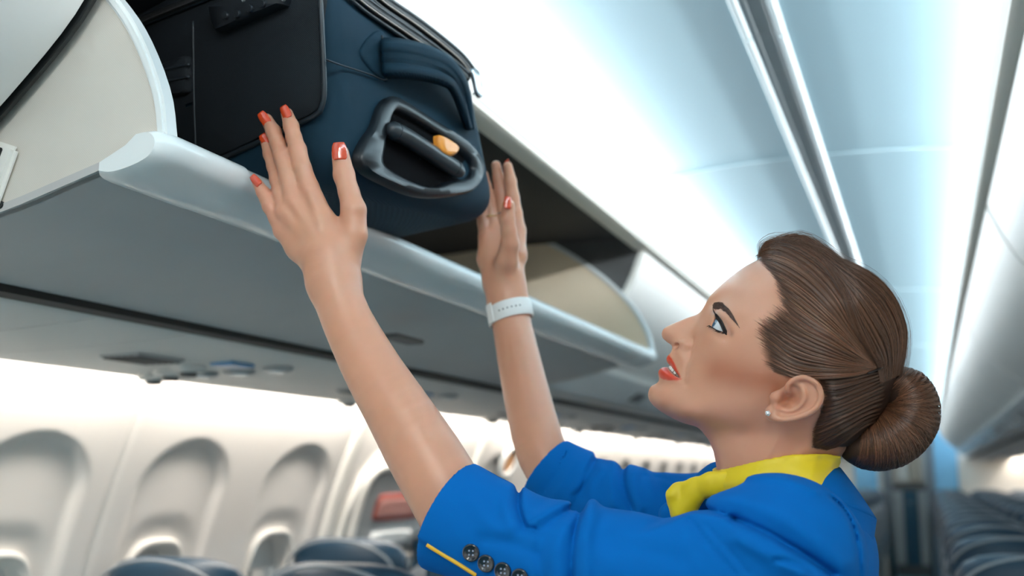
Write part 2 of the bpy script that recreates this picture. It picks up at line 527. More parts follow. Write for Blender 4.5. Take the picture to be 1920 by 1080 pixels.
# ------------------------------------------------------------------ service panels under the bins
PSUP = spline([(0.775, 1.598), (0.80, 1.588), (0.95, 1.580), (1.12, 1.577), (1.25, 1.578), (1.295, 1.588), (1.30, 1.605)], 26)
def psu_z(x):
    return float(np.interp(abs(x), PSUP[:, 0], PSUP[:, 1]))
pj = [-1.4, -0.38, 0.64, 1.13, 1.32, 2.00, 3.02] + [3.02 + 1.02 * k for k in range(1, 14)]
for side, s in (('left', -1), ('right', 1)):
    prof = [(s * x, z) for x, z in PSUP] + [(s * x, z + 0.012) for x, z in PSUP[::-1]]
    for i, (a, b) in enumerate(zip(pj[:-1], pj[1:])):
        pnl = empty('service_panel')
        lab = 'grey service panel under the %s overhead bins, %s from the photographer' % (side, ORD[i])
        tag(pnl, lab, 'service panel', 'service panels under the %s bins' % side)
        pl = extrude_y('panel', prof, a + 0.0025, b - 0.0025, M_PSU, pnl)
        if b - a < 0.6 or a < 0:
            continue
        yc = a + 0.36
        if i == 4:
            yc = 1.58
        # speaker grille, sign light, three lamps, three air outlets
        g = box('grille', (s * 1.0, yc - 0.10, psu_z(1.0) - 0.001), (0.085, 0.12, 0.006), M_GREYP, pnl, bevel=0.002)
        for q in range(6):
            box('grille_bar', (s * (0.966 + 0.0136 * q), yc - 0.10, psu_z(1.0) - 0.005), (0.006, 0.11, 0.004), M_DGREY, g, bevel=0.001)
        box('sign_light', (s * 0.93, yc + 0.06, psu_z(0.93) - 0.002), (0.05, 0.07, 0.008), mat('sign_blue', (0.10, 0.30, 0.55), 0.3), pnl, bevel=0.002)
        for q in range(3):
            c = (s * (0.90 + 0.085 * q), yc + 0.16, psu_z(0.9 + 0.085 * q) + 0.004)
            h_ = disc('reading_lamp', c, (0, 0, -1), 0.030, 0.012, M_GREYP, pnl)
            disc('lens', (c[0], c[1], c[2] - 0.011), (0, 0, -1), 0.017, 0.004, M_LIP, h_)
            c = (s * (1.02 + 0.08 * q), yc + 0.05 + 0.05 * q, psu_z(1.02 + 0.08 * q) + 0.004)
            h_ = disc('air_outlet', c, (0, 0, -1), 0.032, 0.016, M_PSU, pnl)
            disc('nozzle', (c[0], c[1], c[2] - 0.014), (0, 0, -1), 0.016, 0.010, M_DGREY, h_)
    # black seal between bin and service panel
    sl = extrude_y('trim_%d' % (60 + (s > 0)), [(s * 0.752, 1.592), (s * 0.778, 1.590), (s * 0.785, 1.62), (s * 0.752, 1.62)], -2.0, Y1, M_BLACK)
    tag(sl, 'black rubber seal line between the %s bins and the service panels' % side, kind='structure')

# orange disc put where a round orange spot shows on the left wall
ind = empty('orange_disc'); tag(ind, 'small round orange disc in a white ring on the left wall, seen between her arms', 'lamp')
wall_patch('ring', -1, 4.36, 1.435, 0.085, 0.07, 0.0, 0.016, M_LIP, ind, p=2.2, inner=0.7)
wall_patch('lens', -1, 4.36, 1.435, 0.060, 0.05, 0.0, 0.010, mat('orange_disc_plastic', (0.85, 0.42, 0.16), 0.3), ind, p=2.0)
# ------------------------------------------------------------------ overhead bins
BINP = [(0.400, 1.962), (0.418, 1.915), (0.440, 1.865), (0.476, 1.808), (0.529, 1.755), (0.60, 1.695), (0.68, 1.635), (0.745, 1.598)]
BINS = spline(BINP, 22)
HOUSE = [(0.392, 1.966), (0.384, 1.975), (0.384, 2.02), (0.398, 2.075), (0.408, 2.092), (0.425, 2.10)]
def bin_housing(s, a, b, parent):
    """white valance above the bin door, with its cream lower edge and the top shelf that hides the cove tube"""
    p_ = [(s * x, z) for x, z in HOUSE] + [(s * 0.95, 2.10), (s * 0.95, 2.085), (s * 0.44, 2.085), (s * 0.412, 1.99), (s * 0.405, 1.966)]
    extrude_y('valance', p_, a + 0.002, b - 0.002, M_BINW, parent)
    extrude_y('valance_edge', [(s * 0.386, 1.967), (s * 0.383, 1.958), (s * 0.395, 1.953), (s * 0.425, 1.955), (s * 0.425, 1.967)], a + 0.002, b - 0.002,
              mat('valance_edge_cream', (0.78, 0.73, 0.66), 0.5), parent)
def closed_bin(s, a, b, label, group, gap=0.012):
    r = empty('overhead_bin')
    tag(r, label, 'overhead bin', group)
    bin_housing(s, a, b, r)
    pr_ = [(s * x, z) for x, z in BINS] + [(s * 0.76, 1.605), (s * 0.76, 1.95), (s * 0.43, 1.962)]
    extrude_y('bin_door', pr_, a + 0.012, b - gap, M_BINW, r, bevel=0.004)
    for e in (a + 0.009, b - 0.009):
        extrude_y('divider', [(s * (x + 0.010), z + 0.004) for x, z in BINS] + [(s * 0.76, 1.61), (s * 0.76, 1.96), (s * 0.43, 1.968)], e - 0.006, e + 0.006, M_DGREY, r)
    # lip trim and latch along the lower part of the door
    lip = [(s * 0.615, 1.676), (s * 0.605, 1.672), (s * 0.64, 1.646), (s * 0.69, 1.612), (s * 0.70, 1.622)]
    extrude_y('door_lip', lip, a + 0.014, b - 0.014, M_LIP, r)
    box('latch', (s * 0.655, (a + b) / 2, 1.640), (0.05, 0.13, 0.012), M_DGREY, r, rot=Matrix.Rotation(s * 0.66, 3, 'Y'))
    return r
KB = 1.08                                      # the open bucket hangs a little further off than a first guess by eye
def kx(q): return (0.25 + (q[0] - 0.25) * KB, 1.38 + (q[1] - 1.38) * KB)
BY = [0.745, 2.660]
left_edges = [-2.80, -1.03, 0.744]
for i, (a, b) in enumerate(zip(left_edges[:-1], left_edges[1:])):
    closed_bin(-1, a, b, ['closed white overhead bin behind the photographer on the left', 'closed white overhead bin at the upper left corner, nearest the camera'][i], 'closed bins left of the aisle', 0.012 - 0.009 * i)
le = [2.660 + 1.77 * k for k in range(8)]
for i, (a, b) in enumerate(zip(le[:-1], le[1:])):
    closed_bin(-1, a, b, 'closed white overhead bin, %s one beyond the open bin' % ORD[i], 'closed bins left of the aisle')
re_ = [-1.08 + 1.77 * k for k in range(10)]
for i, (a, b) in enumerate(zip(re_[:-1], re_[1:])):
    closed_bin(1, a, b, 'closed white overhead bin right of the aisle, %s from the photographer' % ORD[i], 'closed bins right of the aisle')

# the open bin: pivoting bucket swung down to the aisle
ob = empty('overhead_bin')
tag(ob, 'open overhead bin swung down, with cream side panels and white rounded lip', 'overhead bin')
ya, yb = 0.760, 2.648
bin_housing(-1, BY[0], BY[1], ob)
ARC = spline([(-0.334, 1.660), (-0.3435, 1.704), (-0.3685, 1.756), (-0.399, 1.797), (-0.450, 1.848), (-0.523, 1.905), (-0.60, 1.952), (-0.64, 1.968)], 26)
ARC = np.array([kx(q) for q in ARC])
UND = spline([(-0.372, 1.6465), (-0.441, 1.6285), (-0.512, 1.611), (-0.60, 1.597), (-0.64, 1.590), (-0.672, 1.584)], 16)
UND = np.array([kx(q) for q in UND])
BACK = [(-0.86, 1.635), (-1.16, 1.66), (-1.235, 1.74), (-1.235, 1.90), (-1.12, 1.98), (-0.8, 2.0)]
side_prof = [tuple(q) for q in ARC] + [tuple(q) for q in BACK[::-1]] + [tuple(q) for q in UND[::-1]]
for y_, nm in ((ya, 'side_panel'), (yb - 0.012, 'side_panel')):
    sp = extrude_y(nm, side_prof, y_, y_ + 0.012, M_LINER if y_ == ya else M_BEIGE, ob, bevel=0.0015)
    # rounded white edging along the arc
    rim = []
    n_ = len(ARC)
    tg = np.gradient(ARC, axis=0); tg /= np.linalg.norm(tg, axis=1)[:, None]
    nrm = np.stack([tg[:, 1], -tg[:, 0]], 1) * np.where(tg[:, 1:2] > -9, 1, 1)
    out = [(p_ + 0.0035 * q) for p_, q in zip(ARC, nrm)]
    inn = [(p_ - 0.0075 * q) for p_, q in zip(ARC, nrm)]
    extrude_y('edging', [tuple(q) for q in out] + [tuple(q) for q in inn[::-1]], y_ - 0.004, y_ + 0.016, M_LIP, ob, bevel=0.003)
# underside shell
und2 = [tuple(q) for q in UND] + [(x, z + 0.008) for x, z in UND[::-1]]
extrude_y('underside', und2, ya - 0.0015, yb + 0.0015, M_BING, ob)
# floor of the bucket and back liner
flo = spline([kx(q) for q in [(-0.352, 1.6625), (-0.42, 1.648), (-0.52, 1.630), (-0.62, 1.614)]] + [(-0.78, 1.634)], 14)
extrude_y('bucket_floor', [tuple(q) for q in flo] + [(x, z - 0.006) for x, z in flo[::-1]], ya + 0.012, yb - 0.012, M_BEIGE, ob)
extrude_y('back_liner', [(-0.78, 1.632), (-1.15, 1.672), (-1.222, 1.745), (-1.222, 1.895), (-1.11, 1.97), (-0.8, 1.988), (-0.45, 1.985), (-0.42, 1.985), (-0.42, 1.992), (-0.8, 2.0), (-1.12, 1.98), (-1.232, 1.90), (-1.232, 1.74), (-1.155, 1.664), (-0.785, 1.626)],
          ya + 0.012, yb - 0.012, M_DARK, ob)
# divider at the far end: dark plate framed in white, its front follows the closed door line
dv = [(-x, z) for x, z in BINS] + [(-0.76, 1.61), (-1.24, 1.67), (-1.24, 2.0), (-0.43, 2.0), (-0.40, 1.968)]
extrude_y('divider', dv, BY[1] - 0.0085, BY[1] - 0.002, M_DGREY, ob)
inn_ = [(-x - 0.012, z + 0.003) for x, z in BINS[::-1]]
extrude_y('divider_frame', [(-x + 0.004, z) for x, z in BINS] + inn_, BY[1] - 0.0105, BY[1] - 0.001, M_TRIMW, ob, bevel=0.002)
extrude_y('divider', dv, BY[0] + 0.0005, BY[0] + 0.005, M_BLACK, ob)
# rounded lip: end caps and the long strip between, a hair's gap at the seams
LIP = spline([(-0.352, 1.6655), (-0.338, 1.6660), (-0.329, 1.6600), (-0.3275, 1.6510), (-0.333, 1.6415), (-0.346, 1.6350), (-0.366, 1.6300), (-0.384, 1.6285), (-0.398, 1.6310)], 28)
LIP = np.array([kx(q) for q in LIP])
lipp = [tuple(q) for q in LIP] + [kx((-0.398, 1.640)), kx((-0.365, 1.655))]
extrude_y('lip_strip', lipp, ya + 0.118, 1.70, M_LIP, ob)
extrude_y('lip_strip', lipp, 1.703, yb - 0.118, M_LIP, ob)
for y0_, y1_, sgn in ((ya - 0.014, ya + 0.115, 1), (yb + 0.008, yb - 0.115, -1)):
    # cap: the lip outline swollen by a millimetre and pulled in at its outer end
    V = []; Fc = []; ks = [(0.0, 0.78), (0.006, 0.90), (0.014, 0.97), (0.026, 1.0), (0.06, 1.0), (0.131, 1.0)]
    cx, cz = kx((-0.368, 1.648))
    for dy_, k_ in ks:
        for x, z in lipp:
            V.append((cx + (x - cx) * k_ * 1.03 + 0.001, y0_ + sgn * dy_, cz + (z - cz) * k_ * 1.04))
    n_ = len(lipp)
    for i in range(len(ks) - 1):
        for j in range(n_):
            j2 = (j + 1) % n_
            Fc.append((i * n_ + j, i * n_ + j2, (i + 1) * n_ + j2, (i + 1) * n_ + j))
    Fc.append(tuple(range(n_))); Fc.append(tuple(range((len(ks) - 1) * n_, len(ks) * n_)))
    auto_smooth(mesh('lip_end_cap', V, Fc, M_LIP, ob), 60)
# latch pull under the bucket
lt = box('latch', tuple(hit(755, 636, 2, 1.598)), (0.035, 0.10, 0.008), M_DGREY, ob, bevel=0.003)
# pivot bracket on the outside of the near panel
hb = hit(6, 330, 1, ya)
br = box('pivot_bracket', (hb[0] - 0.012, ya - 0.004, hb[2]), (0.046, 0.010, 0.070), M_TRIMW, ob, bevel=0.004, rot=Matrix.Rotation(0.35, 3, 'Y'))
box('spring', (hb[0] - 0.008, ya - 0.0095, hb[2] + 0.014), (0.020, 0.004, 0.030), M_BLACK, br, bevel=0.001, rot=Matrix.Rotation(0.35, 3, 'Y'))
c_ = hit(3, 385, 1, ya)
disc('screw', (c_[0], ya, c_[2]), (0, -1, 0), 0.004, 0.003, M_BLACK, ob, seg=12)

# ------------------------------------------------------------------ seats
M_SEAT = mat('navy_leather', (0.012, 0.046, 0.085), 0.42, var=0.12, scale=20, bump=0.25, bscale=500)
M_SEAT2 = mat('navy_leather_light', (0.02, 0.08, 0.13), 0.5, var=0.1, scale=14)
M_SHELL = mat('seat_shell_grey', (0.27, 0.30, 0.33), 0.5)
M_LEG = mat('seat_leg_metal', (0.30, 0.31, 0.33), 0.35, metal=0.8)
def pillow(name, c, s, m, parent, p=(3.5, 3.5, 3.5), n=20, rotx=0.0, bulge=None):
    """superellipsoid cushion"""
    V = []; Fc = []
    k = n; h = n // 2
    for i in range(h + 1):
        ph = -math.pi / 2 + math.pi * i / h
        for j in range(k):
            t = 2 * math.pi * j / k
            def sg(v, e): return math.copysign(abs(v) ** (2 / e), v)
            x = sg(math.cos(ph), p[2]) * sg(math.cos(t), p[0]) * s[0] / 2
            y = sg(math.cos(ph), p[2]) * sg(math.sin(t), p[1]) * s[1] / 2
            z = sg(math.sin(ph), p[2]) * s[2] / 2
            if bulge: x, y, z = bulge(x, y, z)
            y, z = y * math.cos(rotx) - z * math.sin(rotx), y * math.sin(rotx) + z * math.cos(rotx)
            V.append((c[0] + x, c[1] + y, c[2] + z))
    for i in range(h):
        for j in range(k):
            j2 = (j + 1) % k
            Fc.append((i * k + j, i * k + j2, (i + 1) * k + j2, (i + 1) * k + j))
    return mesh(name, V, Fc, m, parent)
def make_seat():
    """faces +Y; the origin is on the floor under the backrest top"""
    r = empty('passenger_seat')
    pillow('seat_cushion', (0, 0.36, 0.44), (0.385, 0.46, 0.13), M_SEAT, r, p=(5, 5, 3))
    pillow('backrest', (0, 0.085, 0.77), (0.40, 0.11, 0.70), M_SEAT, r, p=(5, 4, 5), rotx=0.13)
    pillow('back_shell', (0, 0.045, 0.74), (0.39, 0.07, 0.66), M_SHELL, r, p=(6, 4, 6), rotx=0.13)
    hd = pillow('headrest', (0, 0.028, 1.10), (0.37, 0.10, 0.20), M_SEAT, r, p=(3, 3, 3.2), rotx=0.13, bulge=lambda x, y, z: (x, y + 0.9 * x * x, z))
    tube('piping', [(0.178 * math.cos(t), 0.012 - 0.05 + 0.028 * math.cos(t) ** 2, 1.10 + 0.097 * math.sin(t)) for t in np.linspace(0.25, math.pi - 0.25, 18)], 0.004, M_SHELL, hd, seg=6)
    tt = box('tray_table', (0, -0.022, 0.80), (0.38, 0.018, 0.26), M_SHELL, r, bevel=0.006, rot=Matrix.Rotation(0.13, 3, 'X'))
    box('latch', (0, -0.055, 0.945), (0.03, 0.012, 0.05), M_DGREY, tt, bevel=0.003)
    for sx in (-1, 1):
        a = pillow('armrest', (sx * 0.198, 0.32, 0.62), (0.028, 0.40, 0.05), M_SEAT2, r, p=(4, 6, 4), n=16)
        box('arm_post', (sx * 0.198, 0.17, 0.52), (0.022, 0.06, 0.18), M_SHELL, a, bevel=0.004)
        box('leg', (sx * 0.13, 0.34, 0.19), (0.03, 0.30, 0.38), M_LEG, r, bevel=0.006)
    return r
seat0 = make_seat()
XS = [0.475, 0.905, 1.335]
first = True
def put_seat(x, y, label, group):
    global first
    o = seat0 if first else copy_tree(seat0)
    first = False
    o.location = (x, y, 0)
    tag(o, label, 'seat', group)
POSN = ['aisle', 'middle', 'window']
for k in range(-1, 17):
    y = 1.98 + 0.78 * k
    for i, x in enumerate(XS):
        if k >= 0 or i == 2:
            if k >= 1:
                put_seat(x, y, 'blue leather %s seat right of the aisle, %s row counted from the camera' % (POSN[i], ORD[k - 1]), 'blue seats right of the aisle')
            if k >= 0:
                if k == 0 and i == 2: lb = 'navy leather window seat whose headrest shows at the bottom left corner'
                elif k == 1 and i == 2: lb = 'navy leather window seat, headrest showing beside the exit hatch left of the elbow'
                elif k == 0 and i == 1: lb = 'navy leather middle seat with only its pale top edge showing at the bottom left'
                else: lb = 'blue leather %s seat left of the aisle, %s row counted from the camera' % (POSN[i], ORD[k])
                put_seat(-x, y, lb, 'blue seats left of the aisle')

# ------------------------------------------------------------------ far end of the cabin
M_BULK = mat('bulkhead_blue', (0.18, 0.42, 0.62), 0.5, var=0.05, scale=3)
M_BULKW = mat('bulkhead_cream', (0.72, 0.68, 0.62), 0.5)
wf = empty('wall_far'); tag(wf, 'cream and blue bulkhead closing the far end of the cabin', kind='structure')
YE = 15.75
box('panel', (-0.98, YE, 1.05), (1.35, 0.05, 2.1), M_BULKW, wf, bevel=0.006)
box('panel', (1.02, YE, 1.05), (1.25, 0.05, 2.1), M_BULKW, wf, bevel=0.006)
box('panel', (0, YE + 0.002, 2.13), (3.3, 0.05, 0.30), M_BULK, wf, bevel=0.006)
box('panel', (0.46, YE - 0.05, 1.30), (0.34, 0.05, 1.40), M_BULK, wf, bevel=0.006)
box('panel', (-0.55, YE - 0.05, 1.12), (0.30, 0.05, 1.05), M_BULK, wf, bevel=0.006)
wb = box('wall_galley', (0, YE + 0.62, 1.1), (3.3, 0.05, 2.3), M_BULKW, bevel=0.006); tag(wb, 'cream galley wall behind the far doorway', kind='structure')
gal = empty('galley_cabinet', (0, YE + 0.45, 0)); tag(gal, 'galley cabinet with dark lower doors seen through the far doorway', 'cabinet')
box('body', (0, 0, 0.62), (0.7, 0.22, 1.24), M_DGREY, gal, bevel=0.01)
for q in range(3):
    dd = box('door', (-0.19 + 0.19 * q, -0.115, 0.66), (0.17, 0.014, 1.0), M_SEAT2 if q == 1 else M_GREYP, gal, bevel=0.004)
    box('handle', (-0.19 + 0.19 * q, -0.13, 1.0), (0.06, 0.012, 0.014), M_CHROME, dd, bevel=0.003)
for q in range(4):
    box('upper_door', (-0.24 + 0.16 * q, 0.03, 1.54), (0.14, 0.16, 0.52), M_BULKW if q % 2 else mat('galley_tan', (0.50, 0.42, 0.33), 0.5), gal, bevel=0.006)
for q, sx in enumerate((-0.27, 0.27)):
    cu = empty('curtain', (sx, YE - 0.10, 0)); tag(cu, 'grey curtain gathered at the %s of the far doorway' % ('left' if q == 0 else 'right'), 'curtain', 'doorway curtains')
    V = []; Fc = []; n_ = 40
    for i, z in enumerate((0.0, 1.0, 1.95)):
        for j in range(n_):
            V.append((-0.06 + 0.12 * j / (n_ - 1), 0.018 * math.sin(j * 1.3), z))
    for i in range(2):
        for j in range(n_ - 1):
            Fc.append((i * n_ + j, i * n_ + j + 1, (i + 1) * n_ + j + 1, (i + 1) * n_ + j))
    ck = mesh('cloth', V, Fc, M_SHELL, cu)
    md = ck.modifiers.new('thick', 'SOLIDIFY'); md.thickness = 0.003
    tube('rail', [(-0.08, 0, 1.96), (0.08, 0, 1.96)], 0.008, M_CHROME, cu)
wr = box('wall_rear', (0, Y0 - 0.03, 1.1), (3.5, 0.06, 2.4), M_BULKW, bevel=0.01); tag(wr, 'cream bulkhead behind the photographer', kind='structure')
dl = empty('ceiling_lamp', (0.0, YE - 0.35, 2.245)); tag(dl, 'small round lamp glowing at the far end of the ceiling', 'lamp')
disc('housing', (0, 0, 0.0), (0, 0, -1), 0.10, 0.02, M_TRIMW, dl)
disc('diffuser', (0, 0, -0.018), (0, 0, -1), 0.085, 0.015, M_LAMPW, dl)

for q, (x_, y_) in enumerate(FILL_LAMPS):  # housings for the added fill lamps
    dl = empty('ceiling_lamp', (x_, y_, 2.235)); tag(dl, 'added fill lamp behind the photographer, %s one back from the camera' % ORD[q], 'lamp', 'added fill lamps behind the photographer')
    box('housing', (0, 0, -0.005), (0.22, 0.36, 0.025), M_TRIMW, dl, bevel=0.006)
    box('diffuser', (0, 0, -0.022), (0.17, 0.31, 0.012), M_LAMPW, dl, bevel=0.004)
# ------------------------------------------------------------------ implicit modelling: distance fields meshed with surface nets
def smin(a, b, k):
    h = np.clip(0.5 + 0.5 * (b - a) / k, 0, 1)
    return b + (a - b) * h - k * h * (1 - h)
def smax(a, b, k):
    return -smin(-a, -b, k)
def seg_t(p, a, b):
    ab = b - a
    return np.clip(((p - a) @ ab) / (ab @ ab), 0, 1)
def cone(p, a, b, ra, rb, n=None, fl=1.0):
    """tapered capsule; flattened along n by fl"""
    t = seg_t(p, a, b)
    v = p - (a + t[:, None] * (b - a))
    if n is not None and fl != 1.0:
        v = v + (v @ n)[:, None] * n * (1 / fl - 1)
    return np.sqrt((v * v).sum(1)) - (ra + (rb - ra) * t)
def chain(p, J, k=0.004, n=None, fl=1.0):
    d = None
    for (a, ra), (b, rb) in zip(J[:-1], J[1:]):
        e = cone(p, a, b, ra, rb, n, fl)
        d = e if d is None else (smin(d, e, k) if k else np.minimum(d, e))
    return d
def ellips(p, c, ax, r):
    q = (p - c) @ np.asarray(ax).T / np.asarray(r)
    l = np.sqrt((q * q).sum(1)) + 1e-9
    g = np.sqrt(((q / np.asarray(r)) ** 2).sum(1)) + 1e-9
    return l * (l - 1) / g
def J(*pts):
    """joints given as (px, py, depth, radius in mm)"""
    return [(P(x, y, d), r * 0.001) for x, y, d, r in pts]
def limb(*pts, n=18):
    """joints resampled along a smooth curve, for limbs without bulges at the joints"""
    a = np.array([[*P(x, y, d), r * 0.001] for x, y, d, r in pts])
    a = spline(a, n)
    return [(q[:3], q[3]) for q in a]
class Field:
    def __init__(self):
        self.parts = []
    def add(self, f, lo, hi, k=0.005, op='u', pad=0.035):
        self.parts.append((f, np.asarray(lo) - pad, np.asarray(hi) + pad, k, op))
    def add_chain(self, Js, k=0.005, kc=0.004, n=None, fl=1.0, op='u', pad=0.035):
        pts = np.array([j[0] for j in Js]); r = max(j[1] for j in Js)
        self.add(lambda p: chain(p, Js, kc, n, fl), pts.min(0) - r, pts.max(0) + r, k, op, pad)
    def add_ellips(self, c, ax, r, k=0.005, op='u', pad=0.035):
        R = max(r)
        self.add(lambda p: ellips(p, c, ax, r), c - R, c + R, k, op, pad)
    def bounds(self):
        L = [q for q in self.parts if q[4] == 'u']
        return np.min([q[1] for q in L], 0), np.max([q[2] for q in L], 0)
    def __call__(self, p):
        d = np.full(len(p), 0.5)
        pl = p.min(0); ph = p.max(0)
        for f, lo, hi, k, op in self.parts:
            if (pl >= hi).any() or (ph <= lo).any():
                continue
            m = slice(None)
            if (pl < lo).any() or (ph > hi).any():
                m = np.ones(len(p), bool)
                for ax in range(3):
                    if pl[ax] < lo[ax]: m &= p[:, ax] > lo[ax]
                    if ph[ax] > hi[ax]: m &= p[:, ax] < hi[ax]
                m = np.nonzero(m)[0]
                if not len(m):
                    continue
            e = f(p[m])
            if op == 'u': d[m] = smin(d[m], e, k)
            elif op == 's': d[m] = smax(d[m], -e, k)
            elif op == 'i': d[m] = smax(d[m], e, k)
            elif op == 'add': d[m] = d[m] + e
        return d
def surface_nets(f, lo, hi, h, slack=1.5, smooth=2, chunk=24576, near=5.0):
    """sparse surface nets: 16h blocks, then 4h blocks, then cells of h near the surface"""
    lo = np.asarray(lo, float); hi = np.asarray(hi, float)
    def ev(I, step):
        out = np.empty(len(I))
        for s in range(0, len(I), chunk):
            out[s:s + chunk] = f(lo + (I[s:s + chunk] + (0.5 if step > 1 else 0.0)) * (h * step))
        return out
    n0 = np.ceil((hi - lo) / (16 * h)).astype(int) + 1
    I = np.stack(np.meshgrid(*[np.arange(k) for k in n0], indexing='ij'), -1).reshape(-1, 3)
    I = I[np.abs(ev(I, 16)) < 16 * h * 0.87 * slack]
    big = I // 4                                     # order by 64h cubes, so that a chunk of points stays in one place
    I = I[np.lexsort((I[:, 2], I[:, 1], I[:, 0], big[:, 2], big[:, 1], big[:, 0]))]
    sub = np.stack(np.meshgrid(*[np.arange(4)] * 3, indexing='ij'), -1).reshape(-1, 3)
    I = (I[:, None, :] * 4 + sub).reshape(-1, 3)
    I = I[np.abs(ev(I, 4)) < 4 * h * 0.87 * slack + 1.8 * h]
    I = (I[:, None, :] * 4 + sub).reshape(-1, 3)
    val = ev(I, 1)
    kp = np.abs(val) < near * h
    I = I[kp]; val = val[kp]
    N = n0 * 16 + 8
    key = (I[:, 0] * N[1] + I[:, 1]) * N[2] + I[:, 2]
    o = np.argsort(key); key = key[o]; I = I[o]; val = val[o]
    st = np.array([N[1] * N[2], N[2], 1])
    def look(k):
        j = np.searchsorted(key, k); j = np.minimum(j, len(key) - 1)
        return j, key[j] == k
    corners = np.stack(np.meshgrid([0, 1], [0, 1], [0, 1], indexing='ij'), -1).reshape(-1, 3)
    cv = np.empty((len(key), 8)); ok = np.ones(len(key), bool)
    for c in range(8):
        j, e = look(key + corners[c] @ st)
        cv[:, c] = val[j]; ok &= e
    sg = cv < 0
    act = ok & sg.any(1) & ~sg.all(1)
    ci = np.nonzero(act)[0]
    cvv = cv[ci]; acc = np.zeros((len(ci), 3)); cnt = np.zeros(len(ci))
    for a in range(8):
        for ax in range(3):
            if corners[a][ax] == 0:
                b = a + (4, 2, 1)[ax]
                va, vb = cvv[:, a], cvv[:, b]
                m = (va < 0) != (vb < 0)
                t = np.where(m, va / np.where(m, va - vb, 1), 0)
                pt = corners[a] + t[:, None] * (corners[b] - corners[a])
                acc[m] += pt[m]; cnt[m] += 1
    V = lo + (I[ci] + acc / cnt[:, None]) * h
    cid = np.full(len(key), -1); cid[ci] = np.arange(len(ci))
    Q = []
    for ax in range(3):
        e = np.zeros(3, int); e[ax] = 1
        u = np.zeros(3, int); u[(ax + 1) % 3] = 1
        w = np.zeros(3, int); w[(ax + 2) % 3] = 1
        j, e1 = look(key + e @ st)
        m = e1 & ((val < 0) != (val[j] < 0))
        base = np.nonzero(m)[0]
        ids = []; good = np.ones(len(base), bool)
        for off in (np.zeros(3, int), -u, -u - w, -w):
            jj, ex = look(key[base] + off @ st)
            c = np.where(ex, cid[jj], -1); good &= c >= 0; ids.append(c)
        q = np.stack(ids, 1)
        flip = val[base] < 0
        q[~flip] = q[~flip][:, ::-1]
        Q.append(q[good][:, ::-1])
    Q = np.concatenate(Q)
    for _ in range(smooth):
        A = np.zeros_like(V); c = np.zeros(len(V))
        for a, b in ((0, 1), (1, 2), (2, 3), (3, 0)):
            for x, y in ((a, b), (b, a)):
                for ax in range(3):
                    A[:, ax] += np.bincount(Q[:, x], V[Q[:, y], ax], len(V))
                c += np.bincount(Q[:, x], minlength=len(V))
        V = 0.5 * V + 0.5 * A / np.maximum(c, 1)[:, None]
    return V, Q
def keep_big(V, Q, minfrac=0.02):
    """drop specks: connected pieces smaller than a share of the largest one"""
    lab = np.arange(len(V))
    for _ in range(400):
        old = lab.copy()
        m = lab[Q].min(1)
        for k in range(4):
            np.minimum.at(lab, Q[:, k], m)
        lab = lab[lab]
        if (lab == old).all():
            break
    u, inv, cnt = np.unique(lab, return_inverse=True, return_counts=True)
    good = cnt[inv] > minfrac * cnt.max()
    fm = good[Q].all(1)
    idx = np.cumsum(good) - 1
    return V[good], idx[Q[fm]]
def fast_mesh(name, V, Q, m, parent=None, colors=None, link_it=True):
    me = bpy.data.meshes.new(name)
    V = np.asarray(V, np.float32); Q = np.asarray(Q, np.int32)
    k = Q.shape[1]
    me.vertices.add(len(V)); me.vertices.foreach_set('co', V.ravel())
    me.loops.add(Q.size); me.loops.foreach_set('vertex_index', Q.ravel())
    me.polygons.add(len(Q)); me.polygons.foreach_set('loop_start', np.arange(0, Q.size, k, dtype=np.int32))
    me.polygons.foreach_set('use_smooth', np.ones(len(Q), bool))
    me.update(calc_edges=True)
    if colors is not None:
        at = me.color_attributes.new('tint', 'FLOAT_COLOR', 'POINT')
        c = np.ones((len(V), 4), np.float32); c[:, :3] = colors
        at.data.foreach_set('color', c.ravel())
    me.materials.append(m)
    o = bpy.data.objects.new(name, me)
    return link(o, parent)

def poly_sd(q, poly):
    """signed distance to a closed polygon, negative inside"""
    poly = np.asarray(poly, float); d2 = np.full(len(q), 1e9); ins = np.zeros(len(q), bool)
    for a, b in zip(poly, np.roll(poly, -1, 0)):
        ab = b - a; t = np.clip(((q - a) @ ab) / (ab @ ab + 1e-18), 0, 1)
        v = q - a - t[:, None] * ab
        d2 = np.minimum(d2, (v * v).sum(1))
        c = (a[1] > q[:, 1]) != (b[1] > q[:, 1])
        if abs(b[1] - a[1]) > 1e-12:
            ins ^= c & (q[:, 0] < (b[0] - a[0]) * (q[:, 1] - a[1]) / (b[1] - a[1]) + a[0])
    d = np.sqrt(d2)
    return np.where(ins, -d, d)
def line_d(q, pts):
    pts = np.asarray(pts, float); d2 = np.full(len(q), 1e9)
    for a, b in zip(pts[:-1], pts[1:]):
        ab = b - a; t = np.clip(((q - a) @ ab) / (ab @ ab + 1e-18), 0, 1)
        v = q - a - t[:, None] * ab
        d2 = np.minimum(d2, (v * v).sum(1))
    return np.sqrt(d2)

